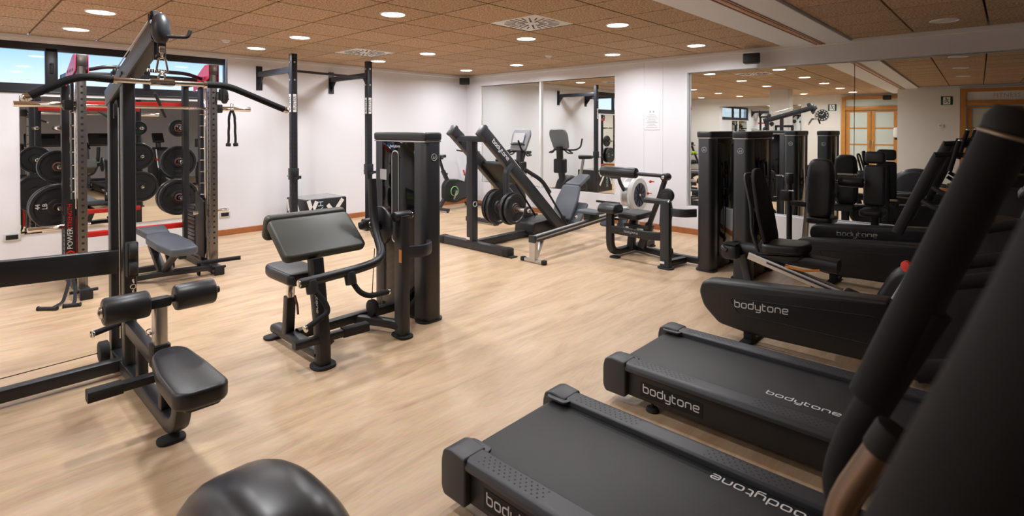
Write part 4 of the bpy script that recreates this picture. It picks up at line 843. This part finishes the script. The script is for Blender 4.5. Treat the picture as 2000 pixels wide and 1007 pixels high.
# ---------------------------------------------------------------- weight plates
def plate(c, axis, r, th, label, group, ring=M_dred, marks=None):
    c = V(c); axis = V(axis).normalized(); t = Thing('weight_plate', label, 'weight plate', c, group)
    P = lambda n, b, m, par=None, **k: t.p(n, b, m, par, local=True, **k)
    P('disc', B().lathe([(-th/2, .027), (-th/2, r*.34), (-th*.2, r*.40), (-th*.2, r*.80), (-th/2, r*.86), (-th/2, r*.97), (-th*.3, r), (th*.3, r), (th/2, r*.97), (th/2, r*.86), (th*.2, r*.80), (th*.2, r*.40), (th/2, r*.34), (th/2, .027)], (0, 0, 0), axis, 40, capped=False), M_plate)
    x, y, z = frame_of(axis)
    for k in range(3):
        a = 2*PI*k/3+.5; u_ = x*math.cos(a)+y*math.sin(a); v_ = z.cross(u_)
        P('grip_slot', B().prism([(-r*.09, -r*.26), (r*.09, -r*.20), (r*.09, r*.20), (-r*.09, r*.26)], u_*r*.62+z*(th*.2+.002), u_, v_, .006, .001, r*.07), M_dark)
    P('hub_ring', B().torus(z*(th/2), axis, .040, .008, 24, 6), ring)
    return t
for k, (x, r) in enumerate(((3.19, .215), (3.26, .215), (3.47, .20), (3.535, .185))):
    plate((x, -2.41, .50), X, r, .045 if k < 3 else .04, 'black iron plate on the leg press horn, %s from the bare steel end' % ('fourth', 'third', 'second', 'first')[k], 'plates on the leg press')

# ---------------------------------------------------------------- rowing machine
t = Thing('rowing_machine', 'grey rowing machine with aluminium rail and round pale flywheel housing', 'rowing machine', (4.05, -1.6, 0))
xr0 = lambda y: 4.09+(y+2.72)*-.03
t.bar('rail', [(xr0(-2.72), -2.72, .255), (xr0(-.75), -.75, .335)], .075, .065, M_char, rnd=.004); t.bar('rail_top', [(xr0(-2.72), -2.72, .290), (xr0(-.75), -.75, .370)], .045, .008, M_alu)
for s in (-1, 1): t.bar('rail_strip', [(xr0(-2.70)+s*.038, -2.70, .262), (xr0(-.78)+s*.038, -.78, .342)], .003, .018, M_alu)
t.box('rail_end', (4.09, -2.73, .262), (.09, .03, .08), M_char)
t.bar('rear_leg', [(4.09, -2.71, .235), (4.09, -2.71, .03)], .055, .085, M_alu, up=X, rnd=.006); t.bar('rear_leg', [(4.09, -2.56, .235), (4.09, -2.68, .03)], .03, .05, M_alu, up=X)
t.bar('foot_bar', [(3.94, -2.71, .022), (4.24, -2.71, .022)], .04, .035, M_alu)
for x in (3.94, 4.24): t.box('end_shoe', (x, -2.71, .024), (.05, .055, .048), M_dark, bev=.01)
t.p('seat', B().prism([(-.15, -.12), (.15, -.12), (.17, 0), (.14, .12), (.04, .09), (-.04, .09), (-.14, .12), (-.17, 0)], (4.055, -1.55, .425), X, Y, .04, .014, .04, 3), M_vinyl_sheen); t.box('seat_carriage', (4.055, -1.55, .365), (.10, .20, .08), M_dark)
for s in (-1, 1): t.p('foot_rest', B().prism([(-.06, 0), (.06, 0), (.06, .30), (-.06, .30)], (4.04+s*.13, -1.06, .16), X, V((0, .62, .78)), .035, .008, .03), M_char)
t.bar('foot_axle', [(3.86, -.98, .26), (4.22, -.98, .26)], .03, .03, M_dark); t.tube('row_handle', [(3.86, -1.15, .50), (4.22, -1.15, .50)], .015, M_foam, bend=0)
fc = V((4.03, -.46, .54)); hz = t.p('flywheel_housing', B().lathe([(-.10, .10), (-.10, .20), (-.08, .245), (.06, .255), (.085, .235), (.09, .17), (.075, .165)], fc, X, 40), M_lgrey)
t.p('fan_mesh', B().lathe([(.0, .005), (.005, .165), (.0, .166)], fc+V((.080, 0, 0)), X, 36, capped=False), mat('dark blue fan', (.012, .018, .040), .4), hz)
b = B()
for k in range(10):
    a_ = 2*PI*k/10; b.bar([fc+V((.088, math.cos(a_)*.02, math.sin(a_)*.02)), fc+V((.088, math.cos(a_+.3)*.155, math.sin(a_+.3)*.155))], .010, .004, up=X)
t.p('fan_spokes', b, M_dark, hz); t.p('hub', B().cyl(fc+V((.085, 0, 0)), fc+V((.096, 0, 0)), .018, seg=16), M_lgrey, hz); t.p('mesh_band', B().lathe([(-.06, .247), (.03, .258)], fc, X, 40, capped=False), M_alu, hz)
t.bar('front_leg', [(4.03, -.46, .30), (4.03, -.34, .03)], .06, .06, M_alu, up=X); t.bar('front_foot', [(3.80, -.34, .025), (4.26, -.34, .025)], .05, .04, M_alu); t.bar('frame', [(4.03, -.80, .34), (4.03, -.50, .36)], .09, .10, M_lgrey)
t.bar('monitor_arm', [(4.0, -.62, .55), (4.0, -.80, .74), (4.0, -.86, .90)], .05, .03, M_dark, up=X, bend=.06); t.p('monitor', B().prism([(-.08, -.07), (.08, -.07), (.08, .08), (-.08, .08)], (4.0, -.90, .86), X, V((0, .3, .95)), .05, .012, .02), M_char)

# ---------------------------------------------------------------- power rack with smith bar
t = Thing('power_rack', 'black and red power rack with chrome guide rods and lettered side panels', 'power rack', (1.35, -5.77, 0))
SY = {-1: -6.30, 1: -5.24}
for s in (-1, 1):
    y = SY[s]
    t.bar('front_upright', [(1.92, y, .06), (1.92, y, 2.02)], .066, .085, M_gun, up=X, rnd=.004)
    b = B(); b.grid(V((1.9635, y, .30)), Y, Z, 1, 30, 1, .055, .011, 8); b.grid(V((1.92, y-.0338, .30)), X, Z, 1, 30, 1, .055, .011, 8); hh = t.p('holes', b, M_dark, smooth=False); hh['kind'] = 'stuff'
    t.bar('inner_upright', [(1.62, y, .06), (1.62, y, 2.0)], .065, .09, M_black, up=X, rnd=.006)
    t.cyl('guide_rod', (1.75, y-.01, .12), (1.75, y-.01, 1.98), .016, M_chrome); t.cyl('guide_rod', (1.82, y, .12), (1.82, y, 1.98), .011, M_chrome)
    for k in range(11): t.p('safety_peg', B().cyl((1.70, y-.05, .42+.12*k), (1.70, y+.06, .42+.12*k), .008, seg=8), M_chrome)
    t.bar('rear_upright', [(1.05, y, .06), (1.05, y, 2.0)], .06, .07, M_black, up=X, rnd=.006)
    t.bar('side_foot', [(.62, y, .045), (2.10, y, .045)], .075, .08, M_black, rnd=.008); t.box('foot_end', (2.10, y, .045), (.03, .09, .09), M_rubber); t.cyl('band_peg', (1.98, y-.10, .05), (1.98, y+.10, .05), .014, M_dark)
    t.bar('side_top', [(1.02, y, 1.97), (1.95, y, 1.97)], .06, .07, M_black)
    # cut-out top gusset plates
    tp = t.prism('top_gusset', [(1.50, 1.86), (1.98, 1.98), (1.98, 2.12), (1.86, 2.12), (1.50, 1.98)], (0, y-.045, 0), X, Z, .006, M_red_glow, 0, .01)
    b = B(); b.grid(V((1.60, y-.0495, 1.93)), X, Z, 4, 2, .09, .06, .016, 8); t.p('cut_outs', b, M_dark, tp, smooth=False)
    t.box('top_block', (1.93, y, 2.07), (.10, .075, .10), M_gun); t.p('top_side', B().box((1.90, y+.045, 2.03), (.16, .006, .18)), M_red_glow)
    sp = t.prism('side_panel', [(1.58, .14), (1.84, .14), (1.84, .72), (1.58, .80)], (0, y-.055, 0), X, Z, .012, M_dark, .002, .01)
    (t.p('red_strip', B().box((1.855, y-.055, .42), (.010, .05, .55)), M_red, sp, smooth=False) if s < 0 else t.bar('outer_upright', [(1.80, y+.05, .06), (1.80, y+.05, 1.98)], .05, .10, M_gun, up=X, rnd=.006))
    if s < 0:
        pa = t.box('front_panel', (1.862, y-.075, .51), (.006, .075, .68), M_dark, bev=0)
        text_mesh('POWER', .054, (1.867, y-.075, .505), Z, -Y, M_white, parent=pa, loc=t.loc); text_mesh('STRENGTH', .044, (1.867, y-.075, .70), Z, -Y, M_red, parent=pa, loc=t.loc)
        for k in range(5): t.p('chevron', B().bar([(1.867, y-.105, .275+.025*k), (1.867, y-.075, .295+.025*k), (1.867, y-.045, .275+.025*k)], .014, .002, up=X), M_red, pa)
    yh = y+(-.03 if s > 0 else -.04)
    for z in (.68, 1.09, 1.475): t.cyl('plate_horn', (1.04, yh, z), (.70, yh, z), .022, M_chrome)
    sb = t.cyl('spotter_arm', (1.66, y+s*-.10, .585), (1.66, y+s*(.34 if s < 0 else .24), .585), .022, M_chrome); t.box('spotter_clamp', (1.66, y, .585), (.09, .10, .07), M_dark)
    for k in range(12): t.p('weight_slab', B().box((1.40, y, .16+.042*k), (.22, .10, .036), bev=.004), M_plate)
t.bar('red_beam', [(.98, -6.30, .385), (.98, -5.24, .37)], .06, .055, M_red, rnd=.006); t.bar('red_beam', [(.98, -6.30, 1.72), (.98, -5.24, 1.735)], .06, .06, M_red, rnd=.006); t.bar('top_cross_beam', [(1.60, -6.30, 1.97), (1.60, -5.24, 1.97)], .06, .07, M_black)
t.tube('chin_bar', [(1.70, -6.30, 1.99), (1.86, -6.10, 2.04), (1.86, -5.45, 2.02), (1.70, -5.24, 1.98)], .018, M_black, bend=.06); text_mesh('FITNESS', .045, (1.881, -5.72, 2.03), Y, Z, M_white, parent=t.o, loc=t.loc)
t.p('pulley', B().cyl((2.02, -5.17, 1.80), (2.02, -5.14, 1.80), .075, seg=24, bev=.006).box((1.97, -5.155, 1.82), (.10, .05, .12), bev=.01), M_rubber)
t.bar('dip_handle', [(1.30, -5.5, 1.60), (1.75, -5.70, 1.82)], .03, .03, M_dark, rnd=.012)
t = Thing('smith_bar', 'long chrome smith bar resting across the power rack uprights', 'barbell', (1.78, -5.76, 1.68))
t.p('bar', B().cyl((1.78, -6.35, 1.68), (1.78, -5.16, 1.68), .0145), M_chrome)
for s, y0, y1 in ((-1, -6.37, -6.73), (1, -5.14, -4.81)): t.p('sleeve', B().cyl((1.78, y0, 1.68), (1.78, y1, 1.68), .025, bev=.004), M_chrome); t.p('hook_carriage', B().box((1.78, y0+s*.0, 1.68), (.10, .07, .09), bev=.012), M_dark)
G = 'plates on the power rack'
p1 = plate((.90, -6.34, .68), X, .225, .05, 'black iron plate with white numerals low on the rack horn away from the rope', G, M_dark)
text_mesh('44\nLB', .07, (-.027, -.12, 0), -Y, Z, M_white, name='numerals', parent=p1.o); text_mesh('44\nLB', .055, (.027, -.13, .02), Z, -Y, M_white, name='numerals', parent=p1.o)
p2 = plate((.78, -6.34, .68), X, .225, .05, 'black iron plate with white numerals nearest the low mirror on the lettered panel side', G, M_dark)
text_mesh('50\nKG', .07, (-.027, .12, 0), -Y, Z, M_white, name='numerals', parent=p2.o)
plate((.90, -6.34, 1.09), X, .165, .05, 'middling iron plate with dark red hub on the horn above the lettered plates', G)
plate((.90, -5.27, .68), X, .205, .05, 'large iron plate with dark red hub on the low horn beside the rope', G); plate((.80, -5.27, .68), X, .205, .05, 'large iron plate nearest the low mirror on the low horn beside the rope', G)
plate((.90, -5.27, 1.09), X, .185, .05, 'middling iron plate on the middle horn beside the rope', G); plate((.90, -5.27, 1.475), X, .10, .04, 'small iron plate on the top horn beside the rope', G)
# triceps rope on the rack pulley
t = Thing('triceps_rope', 'black braided triceps rope hanging from the power rack pulley', 'rope', (1.95, -5.06, 1.70))
for s in (-1, 1):
    pth = fillet([(1.95, -5.06+s*.006, 1.66), (1.95, -5.06+s*.028, 1.60), (1.95, -5.06+s*.035, 1.31)], .05, 8)
    b = B(); N = 60; full = []
    for i in range(N+1):
        f_ = i/N*(len(pth)-1); k = min(int(f_), len(pth)-2); full.append(pth[k].lerp(pth[k+1], f_-k))
    for ph_ in (0, 2.1, 4.2): b.tube([p+V((math.cos(i*.7+ph_)*.006, math.sin(i*.7+ph_)*.006, 0)) for i, p in enumerate(full)], .0075, 0, 6)
    t.p('strand', b, M_dark); t.p('rubber_end', B().cyl((1.95, -5.06+s*.035, 1.32), (1.95, -5.06+s*.037, 1.285), .024, seg=16, bev=.006), M_rubber)
t.p('clip', B().tube([(1.95, -5.068, 1.655), (1.95, -5.074, 1.73), (1.95, -5.046, 1.73), (1.95, -5.052, 1.655)], .004, .012, 8, closed=True), M_chrome)
# strap handles lying by the rack foot
t = Thing('strap_handles', 'pair of black webbing cable straps with grips lying on the floor by the rack', 'strap handles', (2.15, -6.45, 0))
for pts, g0, g1 in (([(1.99, -6.40, .20), (2.05, -6.42, .12), (2.12, -6.46, .02), (2.20, -6.53, .012), (2.24, -6.56, .02)], (2.17, -6.62, .016), (2.27, -6.52, .016)), ([(1.99, -6.38, .20), (2.06, -6.37, .10), (2.18, -6.39, .02), (2.24, -6.41, .02)], (2.24, -6.47, .016), (2.28, -6.37, .016))):
    t.p('webbing', B().bar(fillet(pts, .03), .025, .004), M_cloth); t.p('grip', B().cyl(g0, g1, .015, bev=.003).cyl(V(g0)-(V(g1)-V(g0)).normalized()*.006, g0, .018).cyl(g1, V(g1)+(V(g1)-V(g0)).normalized()*.006, .018), M_rubber)
t.box('clip', (1.985, -6.39, .21), (.03, .03, .04), M_chrome)

# ---------------------------------------------------------------- adjustable bench in the rack
t = Thing('weight_bench', 'adjustable weight bench with dark grey pads standing in the power rack', 'bench', (2.05, -5.70, 0))
d = V((1.0, -.02, 0)).normalized(); e2 = V((.02, 1, 0))
t.p('back_pad', B().prism([(-.48, -.10), (-.30, -.135), (.10, -.14), (.44, -.105), (.46, 0), (.44, .105), (.10, .14), (-.30, .135), (-.48, .10)], (2.24, -5.70, .405), d, e2, .07, .02, .03, 4), M_vinyl_sheen)
t.p('seat_pad', B().prism([(-.15, -.13), (.15, -.10), (.15, .10), (-.15, .13)], (1.60, -5.68, .425), V((1, 0, -.08)), e2, .07, .02, .03, 4), M_vinyl_sheen)
t.bar('spine', [(1.50, -5.69, .33), (2.55, -5.69, .34)], .06, .05, M_black); t.bar('main_leg', [(1.55, -5.69, .30), (1.95, -5.69, .07)], .06, .07, M_black, up=Y); t.bar('strut', [(2.35, -5.69, .33), (2.00, -5.69, .12)], .05, .05, M_black, up=Y); t.bar('strut', [(1.90, -5.66, .34), (2.10, -5.66, .12)], .04, .04, M_black, up=Y)
t.bar('curved_base', [(1.80, -5.90, .04), (1.98, -5.72, .085), (2.05, -5.50, .09), (2.03, -5.30, .075)], .08, .055, M_black, bend=.12, rnd=.012); t.bar('front_foot', [(1.42, -5.90, .03), (1.42, -5.46, .03)], .06, .05, M_black)
t.tube('handle', [(2.03, -5.42, .135), (2.12, -5.22, .15), (2.19, -5.07, .16)], .021, M_foam, bend=.02); t.box('handle_clamp', (2.03, -5.36, .10), (.08, .08, .08), M_black)
for s in (-1, 1): t.p('wheel', B().cyl((1.97, -5.33+s*.05, .035), (1.97, -5.33+s*.07, .035), .035, seg=18, bev=.005), M_rubber)

# ---------------------------------------------------------------- dumbbells by the window wall (seen in the mirror)
t = Thing('dumbbell_rack', 'black three tier dumbbell rack along the window wall', 'rack', (.40, -9.75, 0))
SH = (.32, .62, .92)
for k, z in enumerate(SH): t.p('shelf', B().box((.42-.10*k, -9.75, z), (.24, 1.7, .03), bev=.004), M_black)
for y in (-10.55, -8.95): t.bar('side_frame', [(.60, y, .02), (.18, y, 1.05)], .06, .06, M_black, up=Y); t.bar('foot', [(.15, y, .03), (.65, y, .03)], .06, .06, M_black)
first = None
for k, z in enumerate(SH):
    for j in range(8):
        y = -10.45+.2*j; m_ = M_lime if k == 1 else M_dark; kind = 'lime green' if k == 1 else 'black'
        r = .048+.004*j*.5
        tt = Thing('dumbbell', '%s %s dumbbell from the back wall on the %s tier of the rack' % (ORD[j], kind, ('lowest', 'middle', 'top')[k]), 'dumbbell', (.42-.10*k, y, z+.016+r), 'dumbbells on the rack')
        tt.p('handle', B().cyl((-.06, 0, 0), (.06, 0, 0), .015, seg=10), M_chrome, local=True)
        for s in (-1, 1): tt.p('head', B().cyl((s*.05, 0, 0), (s*.115, 0, 0), r, seg=12, bev=.008), m_, local=True)

# ---------------------------------------------------------------- the photographer (seen in the mirror only)
def person():
    fw = V((-.6816, .7317, 0)); rt = V((.7317, .6816, 0)); base = V((CAM.x, CAM.y, 0))-fw*.30
    t = Thing('person', 'person in dark jacket holding a black camera up to the face', 'person', base)
    L = lambda f, r, z: fw*f+rt*r+Z*z
    me = bpy.data.meshes.new('body')
    vs = [(0, 0, .92), (0, 0, 1.10), (0, 0, 1.30), (0, 0, 1.40), (.03, 0, 1.49), (-.0, .17, 1.34), (.06, .27, 1.14), (.20, .08, 1.395), (-.0, -.17, 1.34), (.06, -.27, 1.14), (.20, -.08, 1.395),
          (0, .10, .86), (.02, .11, .48), (-.02, .11, .08), (.10, .11, .04), (0, -.10, .86), (.02, -.11, .48), (-.02, -.11, .08), (.10, -.11, .04)]
    ed = [(0, 1), (1, 2), (2, 3), (3, 4), (2, 5), (5, 6), (6, 7), (2, 8), (8, 9), (9, 10), (0, 11), (11, 12), (12, 13), (13, 14), (0, 15), (15, 16), (16, 17), (17, 18)]
    rd = [.15, .13, .15, .075, .06, .065, .048, .034, .065, .048, .034, .095, .065, .045, .04, .095, .065, .045, .04]
    me.from_pydata([L(*v) for v in vs], ed, [])
    o = bpy.data.objects.new('body', me); COL.objects.link(o); o.parent = t.o
    sk = o.modifiers.new('skin', 'SKIN'); su = o.modifiers.new('sub', 'SUBSURF'); su.levels = 2; su.render_levels = 2
    for i, v in enumerate(me.skin_vertices[0].data): v.radius = (rd[i], rd[i]*(.72 if i in (0, 1, 2) else 1)); v.use_root = (i == 0)
    me.materials.append(M_cloth)
    hd = B(); hd.ball(L(.055, 0, 1.585), .098, (.92, .92, 1.18), 20); hd.prism([(-.014, -.02), (.014, -.02), (.006, .03), (-.006, .03)], L(.150, 0, 1.585), rt, Z, .03, .004, .004); h = t.p('head', hd, M_skin, local=True)
    for s in (-1, 1): t.p('ear', B().ball(L(.045, s*.092, 1.585), .022, (.6, .6, 1.3), 10), M_skin, h, local=True)
    t.p('hair', B().ball(L(.035, 0, 1.625), .103, (.98, .98, .98), 20), M_hair, h, local=True)
    t.p('mouth', B().box(L(.143, 0, 1.527), (.035, .006, .008), (0, 0, math.atan2(rt.y, rt.x))), M_dred, h, local=True)
    for s in (-1, 1):
        t.p('eye', B().ball(L(.140, s*.034, 1.600), .011, seg=10), M_white, h, local=True)
        hn = B().ball(L(.215, s*.085, 1.405), .036, (.8, .8, 1.15), 14)
        for k in range(4): hn.tube([L(.225, s*.088, 1.385+.020*k), L(.262, s*.078, 1.388+.020*k), L(.268, s*.050, 1.39+.020*k)], .0085, .015, 8)
        hn.tube([L(.205, s*.080, 1.43), L(.212, s*.055, 1.452), L(.218, s*.030, 1.455)], .0095, .012, 8); t.p('hand', hn, M_skin, local=True)
    t.p('sleeve', B().tube([L(.02, -.20, 1.30), L(.06, -.275, 1.13), L(.17, -.11, 1.36)], .058, .05), M_tan, local=True)
    c = Thing('photo_camera', 'black camera with a short wide lens held in front of the photographer face', 'camera', CAM-fw*.07)
    rz = math.atan2(rt.y, rt.x); C2 = -fw*.03
    c.p('body', B().box(C2+Z*-.01, (.13, .05, .085), (0, 0, rz), bev=.012).box(C2+Z*.045, (.05, .045, .03), (0, 0, rz), bev=.008), M_dark, local=True)
    c.p('lens', B().cyl(C2+fw*.02, C2+fw*.075, .033, seg=24, bev=.003), M_dark, local=True); c.p('glass', B().cyl(C2+fw*.070, C2+fw*.0755, .026, seg=20), M_gloss, local=True)
person()
